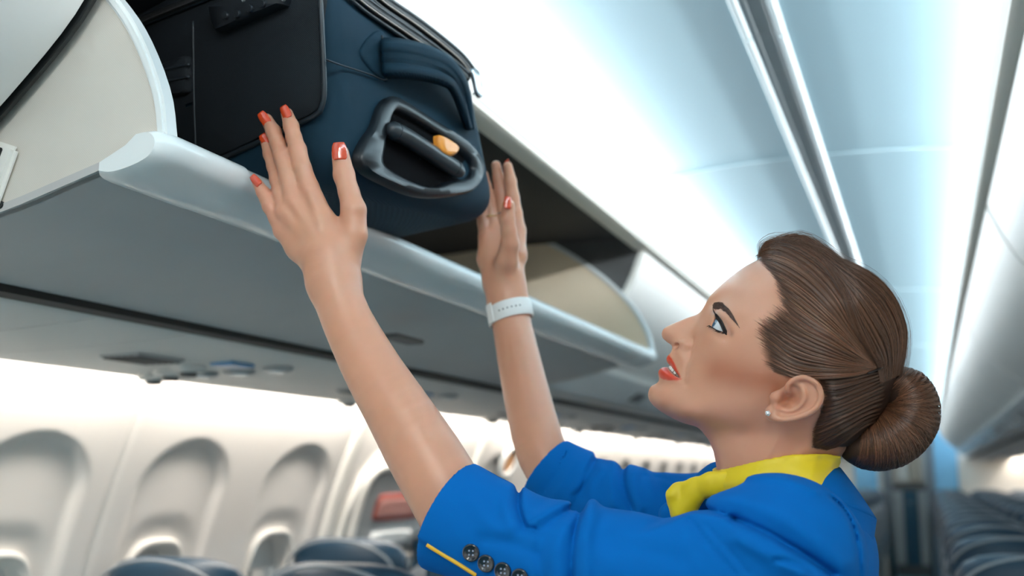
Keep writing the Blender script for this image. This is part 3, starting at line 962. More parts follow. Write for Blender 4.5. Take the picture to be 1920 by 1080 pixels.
# ------------------------------------------------------------------ the head: symmetric about its sagittal plane, which faces the camera square on
HO = P(1450, 660, 1.0)
HN = -ray(1450, 660); HN = HN / np.linalg.norm(HN)          # towards the camera = her left
HA = RT - HN * (RT @ HN); HA /= np.linalg.norm(HA)
HB = np.cross(HN, HA)
def head_uvw(p):
    q = p - HO
    return q @ HA, q @ HB, q @ HN
def px_uv(px, py, w=0.0):
    """in-plane coordinates of the point seen at a pixel and lying w metres towards the camera from the sagittal plane"""
    px = np.atleast_1d(np.asarray(px, float)); py = np.atleast_1d(np.asarray(py, float))
    R = FW[None] + ((px - 960) / FPX)[:, None] * RT + ((540 - py) / FPX)[:, None] * UP
    t = (w - (CAM - HO) @ HN) / (R @ HN)
    X = CAM + t[:, None] * R - HO
    return np.stack([X @ HA, X @ HB], 1)
def head_pt(px, py, w):
    uv = px_uv(px, py, w)[0]
    return HO + uv[0] * HA + uv[1] * HB + w * HN

SIL = [(1425, 485), (1400, 499), (1379, 513), (1361, 527), (1347, 540), (1335, 551), (1327, 560), (1319, 576), (1308, 587), (1288, 594), (1265, 604),
       (1252, 610), (1244, 615), (1239.5, 624), (1241.5, 634), (1250, 642), (1260, 649), (1259.5, 654), (1257, 661), (1250.5, 667), (1248.5, 674),
       (1252, 682), (1257, 687), (1250, 688), (1243, 688.5), (1235.5, 693), (1233.5, 699), (1235, 706), (1236, 712), (1231, 719), (1220, 724), (1215, 737),
       (1217, 750), (1225, 760), (1241, 772), (1265, 785), (1285, 793), (1301, 797), (1312, 802), (1322, 815), (1328, 822), (1334, 835), (1340, 851),
       (1346, 885), (1350, 915), (1353, 950), (1356, 990), (1600, 990), (1580, 950), (1566, 905), (1560, 875), (1575, 855), (1600, 840), (1628, 815),
       (1655, 780), (1676, 740), (1690, 705), (1698, 665), (1701, 624), (1691, 587), (1671, 550), (1643, 520), (1610, 501), (1573, 489), (1550, 469),
       (1513, 446), (1476, 442), (1442, 452), (1427, 470)]
WC = [  # pixel x, y, half width in mm
    (1402, 520, 30), (1420, 540, 45), (1392, 550, 39), (1365, 556, 28), (1346, 563, 19), (1450, 560, 58), (1420, 580, 54.5), (1400, 592, 53.5), (1440, 520, 44),
    (1336, 573, 15), (1354, 574, 32), (1370, 589, 43), (1383, 606, 50),
    (1341, 588, 33.5), (1351, 601, 41), (1361, 618, 45.5), (1364, 628, 47), (1351, 625, 45), (1338, 619, 41), (1328, 613, 35), (1336, 604, 39),
    (1322, 600, 19), (1321, 586, 9), (1314, 598, 10.5), (1306, 610, 12), (1318, 612, 23),
    (1300, 600, 7), (1280, 605.5, 6.5), (1263, 613, 6.5), (1251, 622, 7), (1252, 632, 6.5), (1290, 612, 9.5), (1275, 620, 9), (1262, 628, 9), (1300, 621, 13),
    (1284, 632, 11.5), (1272, 640, 13), (1283, 645, 18.5), (1291, 649, 18.3), (1278, 653, 15.5), (1267, 648, 9.5), (1294, 658, 17), (1299, 643, 17), (1304, 634, 18),
    (1312, 624, 24), (1309, 645, 26), (1305, 660, 27), (1320, 640, 34), (1334, 633, 41.5), (1299, 674, 27),
    (1335, 660, 44), (1360, 652, 52), (1385, 650, 58), (1410, 660, 62.5), (1390, 680, 59.5), (1360, 692, 53), (1330, 695, 44), (1310, 702, 37),
    (1430, 640, 65), (1440, 680, 66.5), (1410, 612, 60), (1381, 626, 55), (1366, 641, 52),
    (1270, 662, 15), (1282, 672, 21), (1262, 666, 8.5), (1257, 675, 9), (1266, 690, 18), (1273, 701, 22.5), (1279, 711, 26),
    (1245, 697, 12.5), (1253, 703, 18.5), (1263, 708, 22.5), (1271, 712, 25), (1246, 715, 14.5), (1260, 718, 21.5), (1276, 724, 28), (1291, 706, 31),
    (1228, 736, 13.5), (1240, 735, 20.5), (1226, 750, 12), (1240, 755, 22), (1260, 740, 28), (1265, 766, 30), (1250, 768, 18), (1284, 776, 35), (1300, 750, 38.5),
    (1310, 780, 41), (1340, 770, 48.5), (1340, 740, 48.5), (1326, 722, 42.5), (1350, 788, 46), (1380, 781, 53), (1380, 740, 56), (1410, 770, 58.5), (1430, 755, 62),
    (1420, 718, 63.5), (1390, 712, 59), (1435, 784, 57), (1400, 793, 52),
    (1330, 806, 24), (1360, 806, 36), (1395, 812, 44), (1430, 812, 50), (1460, 808, 56),
    (1345, 842, 20), (1360, 850, 32), (1390, 850, 44), (1430, 850, 52), (1470, 850, 54), (1510, 850, 50), (1540, 850, 34),
    (1366, 900, 30), (1420, 900, 50), (1470, 900, 56), (1520, 900, 50), (1546, 900, 30), (1420, 960, 56), (1480, 960, 62), (1540, 960, 52), (1380, 960, 34),
    (1480, 746, 58), (1445, 740, 64), (1500, 766, 61), (1500, 730, 63), (1520, 800, 59), (1480, 792, 61), (1540, 760, 68),
    (1480, 470, 38), (1472, 520, 57), (1520, 490, 53), (1560, 520, 60), (1500, 560, 70), (1550, 560, 75), (1600, 560, 70), (1500, 620, 74), (1550, 620, 78.5),
    (1600, 620, 76), (1640, 580, 60), (1650, 630, 61), (1682, 625, 34), (1600, 680, 73), (1640, 680, 60), (1670, 690, 38), (1540, 690, 76.5), (1460, 640, 69),
    (1462, 695, 68.5), (1560, 740, 73), (1600, 740, 64), (1640, 740, 46), (1580, 800, 57), (1610, 790, 46), (1545, 820, 54), (1568, 830, 42), (1625, 540, 45), (1665, 570, 30)]
SIL_UV = px_uv([q[0] for q in SIL], [q[1] for q in SIL])
_c = np.array([[*px_uv(x, y, w * 1e-3)[0], (w * 1e-3) ** 2] for x, y, w in WC])
_sil = spline(SIL_UV, 300, closed=True)
_pts = np.vstack([_c[:, :2], _sil[::2]]); _val = np.concatenate([_c[:, 2], np.zeros(len(_sil[::2]))])
def _ker(r): return r ** 1.35
_D = np.sqrt(((_pts[:, None] - _pts[None]) ** 2).sum(-1))
_n = len(_pts)
_A = np.zeros((_n + 3, _n + 3)); _A[:_n, :_n] = _ker(_D) + 2e-6 * np.eye(_n); _A[:_n, _n] = 1; _A[:_n, _n + 1:] = _pts; _A[_n, :_n] = 1; _A[_n + 1:, :_n] = _pts.T
_sol = np.linalg.solve(_A, np.concatenate([_val, np.zeros(3)]))
GH = 0.0010
G0 = _sil.min(0) - 0.02; G1 = _sil.max(0) + 0.02
gu = np.arange(G0[0], G1[0], GH); gv = np.arange(G0[1], G1[1], GH)
sdg = None
GU, GV = np.meshgrid(gu, gv, indexing='ij')
GP = np.stack([GU.ravel(), GV.ravel()], 1)
W2 = np.empty(len(GP))
for s in range(0, len(GP), 40000):
    q = GP[s:s + 40000]
    r = np.sqrt(((q[:, None] - _pts[None]) ** 2).sum(-1))
    W2[s:s + 40000] = _ker(r) @ _sol[:_n] + _sol[_n] + q @ _sol[_n + 1:]
_sd = poly_sd(GP, _sil)
sdg = _sd.reshape(GU.shape)
W2 = np.where(_sd < 0, np.maximum(W2, -_sd * np.where(GP[:, 1] < px_uv(1225, 722)[0, 1], 0.03, 0.008)), -_sd * 0.03).reshape(GU.shape)
def blur(A, s):
    r = int(3 * s) + 1; k = np.exp(-0.5 * (np.arange(-r, r + 1) / s) ** 2); k /= k.sum()
    for ax in (0, 1):
        B = np.pad(A, [(r, r) if i == ax else (0, 0) for i in range(2)], mode='edge')
        A = sum(k[i] * (B[i:i + A.shape[0]] if ax == 0 else B[:, i:i + A.shape[1]]) for i in range(2 * r + 1))
    return A
W2b = blur(W2, 2.1)
_far = sstep(0.010, 0.024, np.sqrt(((GP[:, None, :] - px_uv([1262, 1255, 1250], [640, 690, 700])[None]) ** 2).sum(-1)).min(1)).reshape(GU.shape)
W2 = blur(W2, 0.8) * (1 - _far) + W2b * _far
def uvpoly(pts, w):
    return px_uv([q[0] for q in pts], [q[1] for q in pts], w)
# facial detail as small changes of the half width
Wm = np.sqrt(np.maximum(W2, 0))
dW = np.zeros(len(GP))
def crease(pts, w, amp, sig):
    global dW
    L = spline(uvpoly(pts, w), 24)
    dW += amp * np.exp(-(line_d(GP, L) / sig) ** 2)
EYE_POLY = [(1342, 590), (1347, 598), (1353, 608), (1358, 618), (1361, 625), (1354, 621.5), (1346, 618.5), (1339.5, 614.8), (1335, 611.5), (1339.5, 601)]
EYE_UV = uvpoly(EYE_POLY, 0.040)
eye_sd = poly_sd(GP, EYE_UV)
dW -= 0.006 * sstep(0.0004, -0.0010, eye_sd)
dW += 0.0011 * np.exp(-((eye_sd - 0.0018) / 0.0016) ** 2)                       # lid rims
crease([(1335, 582), (1346, 589), (1357, 601), (1367, 616), (1373, 626)], 0.040, -0.0013, 0.0012)   # lid fold
crease([(1333, 622), (1346, 632), (1360, 636)], 0.042, -0.0006, 0.0022)
crease([(1296, 662), (1291, 676), (1286, 692), (1286, 704)], 0.026, -0.0018, 0.0022)    # smile line
crease([(1300, 637), (1299, 648), (1295, 656)], 0.017, -0.0026, 0.0016)                   # wing groove
crease([(1274, 636), (1285, 633), (1295, 636)], 0.013, -0.0009, 0.0018)
crease([(1284, 714), (1286, 720)], 0.027, -0.0012, 0.0022)
UPLIP = [(1250, 666), (1254, 667.5), (1259, 673), (1266, 684), (1273, 697), (1279.5, 710.5), (1273, 703), (1265, 695), (1258, 687.5), (1252, 682.5), (1247, 674)]
LOLIP = [(1243, 687.5), (1249, 690), (1257, 698), (1267, 706), (1279.5, 711), (1270, 713), (1255, 713), (1243, 711.5), (1235, 708), (1231, 698), (1236, 691)]
GAP = [(1250, 683.5), (1258, 688), (1266, 696), (1273, 704), (1278, 710), (1267, 705), (1257, 697.5), (1249, 689), (1243, 687)]
UPL_UV = uvpoly(UPLIP, 0.016); LOL_UV = uvpoly(LOLIP, 0.016); GAP_UV = uvpoly(GAP, 0.018)
dW += 0.0013 * sstep(0.0, -0.0022, poly_sd(GP, UPL_UV)) + 0.0016 * sstep(0.0, -0.0028, poly_sd(GP, LOL_UV))
dW -= 0.0065 * sstep(0.0003, -0.0008, poly_sd(GP, GAP_UV))
crease([(1470, 800), (1440, 850), (1415, 910)], 0.052, 0.0022, 0.007)                     # neck muscle
crease([(1500, 820), (1480, 870), (1460, 920)], 0.054, -0.0015, 0.006)
dW = dW.reshape(GU.shape)
W2 = np.where(W2 > 0, np.maximum(Wm + dW, 0.0005) ** 2, W2)
gW = np.gradient(W2, GH)
gW2 = gW[0] ** 2 + gW[1] ** 2
def sample(A, u, v):
    x = np.clip((u - gu[0]) / GH, 0, len(gu) - 1.001); y = np.clip((v - gv[0]) / GH, 0, len(gv) - 1.001)
    i = x.astype(int); j = y.astype(int); fx = x - i; fy = y - j
    return (A[i, j] * (1 - fx) * (1 - fy) + A[i + 1, j] * fx * (1 - fy) + A[i, j + 1] * (1 - fx) * fy + A[i + 1, j + 1] * fx * fy)
def head_outer(p):
    """distance to skin or combed hair, whichever is outside"""
    u, v, w = head_uvw(p)
    q2 = sample(W2, u, v)
    d = (w * w - q2) / np.sqrt(4 * w * w + sample(gW2, u, v) + 2e-5)
    lim = np.minimum(np.sqrt(np.maximum(q2, 0)) - np.abs(w), -sample(sdg, u, v))      # never deeper than the nearest way out
    return np.where(d < 0, np.maximum(d, -np.maximum(lim, 0.0)), d)
def surf_w(px, py, it=4):
    """half width where the ray of a pixel meets the head's near side, with its in-plane coordinates"""
    px = np.atleast_1d(np.asarray(px, float)); py = np.atleast_1d(np.asarray(py, float))
    w = np.full(len(px), 0.03)
    for _ in range(it):
        R = FW[None] + ((px - 960) / FPX)[:, None] * RT + ((540 - py) / FPX)[:, None] * UP
        t = (w - (CAM - HO) @ HN) / (R @ HN)
        X = CAM + t[:, None] * R - HO
        w = np.sqrt(np.maximum(sample(W2, X @ HA, X @ HB), 0))
    return X @ HA, X @ HB, w
# hair region of the head, as a polygon in the sagittal plane
HAIR = [(1424, 488), (1440, 500), (1458, 518), (1470, 538), (1476, 556), (1475, 576), (1468, 592), (1452, 604), (1442, 620), (1444, 645), (1450, 668),
        (1455, 690), (1466, 703), (1484, 707), (1505, 706), (1530, 715), (1543, 735), (1544, 758), (1534, 778), (1522, 795), (1518, 815), (1519, 846),
        (1545, 850), (1580, 850), (1640, 850), (1760, 760), (1760, 560), (1640, 430), (1480, 400), (1400, 440), (1414, 480)]
HAIR_W = [30, 38, 50, 55, 58, 60, 61, 61, 62, 64, 66, 67, 68, 68, 68, 70, 70, 69, 67, 60, 57, 52, 45, 30] + [10] * 7
HAIR_UV = np.array([px_uv(x, y, w * 1e-3)[0] for (x, y), w in zip(HAIR, HAIR_W)])
hair_sd_g = poly_sd(GP, HAIR_UV).reshape(GU.shape)
def hair_sd(u, v):
    return sample(hair_sd_g, u, v)
def head_skin(p):
    u, v, w = head_uvw(p)
    return head_outer(p) + 0.0050 * sstep(0.0, -0.014, hair_sd(u, v))
BODY = Field()
lo_h = HO - 0.24; hi_h = HO + 0.24
_corn = np.array([HO + a * HA + b * HB + c * HN for a in (G0[0] + 0.02, G1[0] - 0.02) for b in (G0[1] + 0.02, G1[1] - 0.02) for c in (-0.085, 0.085)])
BODY.add(head_skin, _corn.min(0), _corn.max(0), 0.004)
# eye sockets behind the lids, nostrils
def hp(px, py, w):
    return head_pt(px, py, w * 1e-3)
def mir(p):
    return p - 2 * ((p - HO) @ HN) * HN
HAX = np.stack([HA, HB, HN])
EYE_C = hp(1354.5, 617.8, 31.0)
for c in (hp(1267, 650, 10.0), mir(hp(1267, 650, 10.0))):
    dirn = (head_pt(1262, 655, 0.0) - head_pt(1276, 647, 0.0)); dirn /= np.linalg.norm(dirn)
    q = np.cross(HN, dirn)
    BODY.add_ellips(c, np.stack([dirn, q, HN]), (0.0058, 0.0028, 0.0042), 0.0012, 's', pad=0.01)
# ears
EAR = [(1470, 722), (1480, 714), (1492, 708), (1506, 706), (1520, 710), (1533, 719), (1541, 732), (1542, 746), (1537, 760), (1527, 771), (1512, 780),
       (1496, 786), (1478, 790), (1460, 791), (1446, 788), (1437, 780), (1434, 770), (1437, 762), (1444, 755), (1446, 742), (1455, 732)]
ear_c = px_uv(1475, 752, 0.074)[0]
EAR_UV = spline(uvpoly(EAR, 0.076), 90, closed=True)
e_back = px_uv(1545, 735, 0.076)[0] - px_uv(1440, 760, 0.076)[0]; e_len = np.linalg.norm(e_back); e_back /= e_len
e_org = px_uv(1440, 760, 0.076)[0]
def ear_base(uv):
    s = (uv - e_org) @ e_back / e_len
    return 0.0695 + 0.0155 * np.clip(s, -0.2, 1.2)
CONCHA = px_uv(1478, 752, 0.070)[0]; FOSSA = px_uv(1497, 724, 0.074)[0]
ANTI = uvpoly([(1490, 716), (1503, 727), (1507, 742), (1500, 757), (1486, 767), (1468, 766), (1456, 762)], 0.076)
HELIX = uvpoly([(1478, 738), (1476, 726), (1484, 715), (1496, 709), (1509, 708), (1522, 713), (1533, 722), (1538, 735), (1538, 748), (1531, 762), (1518, 773), (1502, 780), (1484, 785), (1464, 787), (1446, 783)], 0.078)
HELIX_S = spline(HELIX, 60); ANTI_S = spline(ANTI, 30)
def ear_field(sgn):
    def f(p):
        u, v, w = head_uvw(p); w = w * sgn
        uv = np.stack([u, v], 1)
        sd = poly_sd(uv, EAR_UV)
        b = ear_base(uv)
        dc = np.sqrt((((uv - CONCHA) @ np.array([[0.83, -0.55], [0.55, 0.83]])) ** 2 * np.array([0.75, 1.5])).sum(1))
        b = b - 0.0120 * np.exp(-(dc / 0.0075) ** 2) - 0.003 * np.exp(-((np.sqrt(((uv - FOSSA) ** 2).sum(1))) / 0.005) ** 2)
        plate = smax(sd + 0.0008, np.abs(w - b) - 0.0018, 0.002)
        def tubef(L, r, lift):
            dd = line_d(uv, L)
            return np.sqrt(dd ** 2 + (w - b - lift) ** 2) - r
        d = smin(plate, tubef(HELIX_S, 0.0025, 0.0034), 0.0016)
        d = smin(d, tubef(ANTI_S, 0.0026, 0.0028), 0.0020)
        lob = px_uv(1447, 778, 0.074)[0]
        d = smin(d, np.sqrt(((uv - lob) ** 2).sum(1) + ((w - ear_base(uv) - 0.0005) * 1.3) ** 2) - 0.0052, 0.004)
        tr = px_uv(1454, 745, 0.070)[0]
        d = smin(d, np.sqrt(((uv - tr) ** 2).sum(1) + ((w - 0.0715) * 0.9) ** 2) - 0.0048, 0.0035)
        return d
    return f
for sgn in (1, -1):
    pts = np.array([HO + q[0] * HA + q[1] * HB + sgn * w * HN for q in EAR_UV for w in (0.062, 0.088)])
    BODY.add(ear_field(sgn), pts.min(0), pts.max(0), 0.0022, pad=0.012)
ec_ = hp(1459, 739, 66)
BODY.add_chain([(ec_, 0.0016), (hp(1464, 734, 68), 0.0016), (hp(1458, 743, 58), 0.0022)], 0.002, 0.001, op='s', pad=0.01)
# torso and upper arms, mostly under the jacket
BODY.add_ellips(P(1490, 1200, 1.0), np.stack([HN, HB, HA]), (0.14, 0.15, 0.052), 0.02)
BODY.add_chain(J((1460, 1062, 0.875, 36), (1475, 1010, 1.0, 40), (1445, 965, 1.14, 34)), 0.02)
# near (left) arm
NF = -ray(700, 700); NF /= np.linalg.norm(NF)
BODY.add_chain(limb((1460, 1062, 0.868, 36), (1290, 1085, 0.875, 34), (1180, 1078, 0.888, 33), (1060, 1060, 0.908, 33), (960, 1030, 0.930, 33), (884, 1003, 0.945, 34)), 0.008, 0)
BODY.add_chain(limb((882, 1003, 0.945, 35), (803, 866, 0.968, 34), (747, 772, 0.986, 30.5), (697, 690, 1.004, 27.5), (647, 592, 1.024, 24), (624, 520, 1.036, 24), (620, 490, 1.040, 22.5)), 0.010, 0, NF, 0.9)
# near hand
NH = -ray(600, 420); NH /= np.linalg.norm(NH)
NH = NH + 0.15 * RT; NH /= np.linalg.norm(NH)
BODY.add_chain(J((625, 525, 1.036, 24.2), (620, 480, 1.042, 24.5)), 0.015, n=NH, fl=0.66)
for pts in (((624, 492, 1.042, 14.5), (605, 420, 1.048, 13.2), (579, 353, 1.056, 10.4)),
            ((612, 495, 1.042, 14.5), (584, 432, 1.047, 12.6), (551, 378, 1.054, 10.2)),
            ((604, 500, 1.043, 13.5), (570, 447, 1.049, 12), (534, 400, 1.054, 9.6)),
            ((596, 503, 1.044, 12.5), (560, 465, 1.051, 11.5), (529, 433, 1.056, 8.8))):
    BODY.add_chain(J(*pts), 0.007, 0.008)
BODY.add_chain(J((596, 440, 1.056, 12), (640, 442, 1.056, 12)), 0.012)
# extensor tendons, faint ridges on the back of the hand
for pts in (((618, 480, 1.030, 2.2), (600, 415, 1.037, 2.2), (581, 360, 1.045, 2.4)), ((608, 482, 1.030, 2.0), (582, 430, 1.037, 2.0), (554, 384, 1.0445, 2.2)),
            ((600, 490, 1.032, 1.8), (568, 446, 1.039, 1.8), (538, 405, 1.045, 2.0))):
    BODY.add_chain(J(*pts), 0.006, 0.002)
NEAR_F = {'index': ((579, 352, 1.056, 10.2), (567, 315, 1.060, 8.7), (558, 281, 1.067, 8.8), (551, 258, 1.074, 7.8), (546, 237, 1.080, 7.7), (538, 213, 1.085, 6.2)),
          'middle': ((551, 377, 1.054, 10.0), (541, 335, 1.060, 8.6), (530, 295, 1.070, 8.7), (521, 270, 1.081, 7.8), (513, 247, 1.090, 7.6), (500, 224, 1.098, 6.2)),
          'ring': ((534, 400, 1.054, 9.4), (528, 367, 1.062, 8.2), (521, 337, 1.073, 8.1), (514, 312, 1.084, 7.3), (507, 289, 1.093, 7.2), (499, 265, 1.101, 5.9)),
          'pinky': ((529, 433, 1.056, 8.5), (518, 409, 1.057, 7.4), (506, 387, 1.060, 7.3), (500, 374, 1.063, 6.6), (494, 362, 1.066, 6.5), (482, 342, 1.070, 5.3)),
          'thumb': ((650, 482, 1.046, 14.5), (663, 440, 1.047, 13.5), (663, 394, 1.050, 12.4), (654, 360, 1.055, 10.2), (645, 328, 1.060, 10.5), (638, 287, 1.064, 8.7))}
for nm, pts in NEAR_F.items():
    BODY.add_chain(J(*pts), 0.0022 if nm != 'thumb' else 0.006, 0.003, pad=0.03)
# far (right) arm and hand
BODY.add_chain(limb((1430, 962, 1.155, 36), (1300, 975, 1.18, 31), (1180, 955, 1.207, 28), (1100, 922, 1.235, 25), (1045, 902, 1.248, 26)), 0.006, 0)
BODY.add_chain(limb((1043, 900, 1.248, 27), (1016, 848, 1.265, 30), (992, 760, 1.30, 29), (967, 645, 1.345, 26), (953, 570, 1.365, 23.5), (948, 540, 1.37, 22.5)), 0.010, 0)
FH = -ray(940, 450); FH /= np.linalg.norm(FH)
BODY.add_chain(J((953, 575, 1.365, 23.5), (945, 520, 1.372, 25)), 0.015, n=FH, fl=0.75)
for pts in (((952, 530, 1.372, 15), (966, 480, 1.382, 14), (971, 432, 1.392, 11)), ((944, 530, 1.374, 15), (946, 480, 1.386, 14), (947, 430, 1.396, 11)),
            ((936, 530, 1.374, 15), (926, 480, 1.386, 13), (926, 432, 1.394, 10.5)), ((930, 528, 1.372, 14), (914, 485, 1.382, 12.5), (910, 445, 1.388, 9.5))):
    BODY.add_chain(J(*pts), 0.010, 0.008)
FAR_F = {'index': ((971, 432, 1.392, 10.6), (966, 400, 1.394, 9.2), (961, 370, 1.395, 9.0), (957, 340, 1.395, 8.0), (952, 312, 1.393, 6.4)),
         'middle': ((947, 430, 1.396, 10.4), (943, 395, 1.402, 9), (939, 362, 1.404, 8.8), (935, 335, 1.404, 7.8), (930, 310, 1.402, 6.4)),
         'ring': ((926, 432, 1.394, 10), (921, 400, 1.402, 8.6), (915, 372, 1.404, 8.2), (911, 350, 1.404, 7.4), (907, 328, 1.402, 6.2)),
         'pinky': ((910, 445, 1.388, 9), (906, 418, 1.394, 7.6), (902, 396, 1.396, 7.2), (898, 378, 1.396, 6.5), (894, 360, 1.395, 5.6)),
         'thumb': ((946, 520, 1.365, 16), (950, 488, 1.352, 14.5), (956, 457, 1.342, 11.8), (954, 434, 1.338, 9.6), (951, 412, 1.336, 9.6), (953, 384, 1.334, 7.8))}
for nm, pts in FAR_F.items():
    BODY.add_chain(J(*pts), 0.0022 if nm != 'thumb' else 0.007, 0.003, pad=0.03)

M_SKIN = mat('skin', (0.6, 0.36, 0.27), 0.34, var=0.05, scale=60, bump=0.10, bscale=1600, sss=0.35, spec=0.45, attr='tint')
blo, bhi = BODY.bounds()
cut = P(1400, 1190, 1.0)[2]
blo[2] = max(blo[2], cut)
import time as _time
_t0 = _time.time()
BV, BQ = surface_nets(BODY, blo, bhi, 0.00125, slack=1.5)
print('body', len(BV), len(BQ), round(_time.time() - _t0, 1), 's')
# skin tint: base tone, lip colour, rouge mixed with painted shade under the cheekbone, a little red at the knuckles
SKIN = np.array([0.62, 0.305, 0.195]); LIPC = np.array([0.62, 0.062, 0.028]); ROUGE_SHADE = np.array([0.40, 0.115, 0.050])
bu, bv, bw = head_uvw(BV)
uvb = np.stack([bu, bv], 1)
nearhead = (np.abs(bu) < 0.14) & (np.abs(bv) < 0.14) & (np.abs(bw) < 0.1)
tint = np.tile(SKIN, (len(BV), 1))
def blend(mask_idx, f, c):
    tint[mask_idx] = tint[mask_idx] * (1 - f[:, None]) + c * f[:, None]
hi_ = np.nonzero(nearhead)[0]
q = uvb[hi_]
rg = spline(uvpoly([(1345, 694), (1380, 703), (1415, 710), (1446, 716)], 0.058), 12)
blend(hi_, 0.70 * np.exp(-(line_d(q, rg) / 0.0135) ** 2), ROUGE_SHADE)
brow_uv = uvpoly([(1336, 569), (1343, 567), (1352, 567.5), (1363, 575), (1373, 588), (1380, 601), (1385, 611), (1378, 604), (1370, 596), (1361, 586.5), (1351, 581), (1343, 580.5), (1336, 579.5)], 0.034)
blend(hi_, 0.55 * sstep(0.0012, -0.0016, poly_sd(q, brow_uv)), np.array([0.13, 0.065, 0.045]))
lips = np.minimum(poly_sd(q, UPL_UV), poly_sd(q, LOL_UV))
blend(hi_, sstep(0.0006, -0.0006, lips) * (np.abs(bw[hi_]) < 0.034), LIPC)
blend(hi_, 0.9 * sstep(0.0004, -0.0004, poly_sd(q, GAP_UV)) * (np.abs(bw[hi_]) < 0.034), np.array([0.10, 0.02, 0.015]))
blend(hi_, 0.85 * sstep(0.003, -0.011, hair_sd(bu[hi_], bv[hi_])), np.array([0.07, 0.035, 0.02]))
sh = spline(uvpoly([(1336, 584), (1346, 590), (1357, 602), (1366, 618), (1372, 628)], 0.041), 16)
blend(hi_, 0.45 * np.exp(-(line_d(q, sh) / 0.0022) ** 2), np.array([0.20, 0.10, 0.075]))
for F_ in (NEAR_F, FAR_F):
    for nm, pts in F_.items():
        for k in ((0, 2, 4) if nm != 'thumb' else (2, 4)):
            if k < len(pts) - 1:
                c = P(*pts[k][:3]); dd = np.sqrt(((BV - c) ** 2).sum(1)); m = np.nonzero(dd < 0.022)[0]
                blend(m, 0.30 * np.exp(-(dd[m] / 0.011) ** 2), np.array([0.62, 0.24, 0.17]))
# hips and legs below the frame, standing in the aisle
LF = -HA.copy(); LF[2] = 0; LF /= np.linalg.norm(LF); LL = HN.copy(); LL[2] = 0; LL = LL - LF * (LL @ LF); LL /= np.linalg.norm(LL)
LC = P(1495, 1180, 1.0); LC[2] = 0
def stack_rings(specs, n=28):
    """stacked ellipses (z, forward shift, side shift, half depth, half width) as one tube"""
    t = 2 * np.pi * np.arange(n) / n; V = []
    for z, sf, sl, a, b in specs:
        V.append(LC + np.array([0, 0, z]) + (sf + a * np.cos(t))[:, None] * LF + (sl + b * np.sin(t))[:, None] * LL)
    V = np.vstack(V)
    Q = np.array([(i * n + k, i * n + (k + 1) % n, (i + 1) * n + (k + 1) % n, (i + 1) * n + k) for i in range(len(specs) - 1) for k in range(n)])
    return V, Q
extra = [stack_rings([(1.27, 0, 0, 0.04, 0.10), (1.12, 0, 0, 0.06, 0.11), (1.0, 0, 0, 0.075, 0.125), (0.9, 0, 0, 0.09, 0.15), (0.80, 0, 0, 0.085, 0.15), (0.76, 0, 0, 0.02, 0.05)])]
for s in (-1, 1):
    extra.append(stack_rings([(0.88, 0, s * 0.075, 0.075, 0.070), (0.70, 0.005, s * 0.078, 0.072, 0.066), (0.52, 0.008, s * 0.075, 0.055, 0.050), (0.46, 0.008, s * 0.075, 0.052, 0.048), (0.36, -0.008, s * 0.075, 0.054, 0.048),
                        (0.24, -0.010, s * 0.075, 0.042, 0.038), (0.12, -0.004, s * 0.075, 0.030, 0.027), (0.085, 0.0, s * 0.075, 0.033, 0.027), (0.06, 0.03, s * 0.075, 0.055, 0.030)]))
for V_, Q_ in extra:
    BQ = np.vstack([BQ, Q_ + len(BV)]); BV = np.vstack([BV, V_]); tint = np.vstack([tint, np.tile(SKIN, (len(V_), 1))])
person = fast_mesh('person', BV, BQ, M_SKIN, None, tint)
tag(person, 'flight attendant in blue jacket and yellow scarf pushing the suitcase into the bin', 'person')
# ------------------------------------------------------------------ eyes, brows, lashes, teeth
def hdir(du, dv, dw=0.0):
    v = du * HA + dv * HB + dw * HN
    return v / np.linalg.norm(v)
M_EYE = mat('eyeball', (0.8, 0.8, 0.8), 0.08, var=0.0, attr='tint', coat=0.6)
M_LASH = mat('lash_black', (0.012, 0.008, 0.008), 0.5)
M_TOOTH = mat('tooth_enamel', (0.82, 0.78, 0.72), 0.2, var=0.01)
def sphere_grid(c, r, axis, n=40, m=28):
    axis = axis / np.linalg.norm(axis)
    a = np.cross(axis, [0.2, 0.1, 1.0]); a /= np.linalg.norm(a); b = np.cross(axis, a)
    V = []; ang = []
    for i in range(m + 1):
        th = math.pi * i / m
        for j in range(n):
            t = 2 * math.pi * j / n
            V.append(c + r * (math.cos(th) * axis + math.sin(th) * (math.cos(t) * a + math.sin(t) * b))); ang.append(th)
    Q = [(i * n + j, i * n + (j + 1) % n, (i + 1) * n + (j + 1) % n, (i + 1) * n + j) for i in range(m) for j in range(n)]
    return np.array(V), np.array(Q), np.array(ang)
gaze = hdir(-0.80, 0.58, 0.42)
for s in (1, -1):
    c = EYE_C if s > 0 else mir(EYE_C)
    g = gaze if s > 0 else gaze - 2 * (gaze @ HN) * HN
    V, Q, ang = sphere_grid(c, 0.0120, g)
    col = np.tile([0.60, 0.63, 0.66], (len(V), 1))
    col[ang < 0.54] = (0.02, 0.035, 0.055); col[ang < 0.45] = (0.055, 0.11, 0.17); col[ang < 0.20] = (0.004, 0.004, 0.005)
    fast_mesh('eyeball', V, Q, M_EYE, person, col)

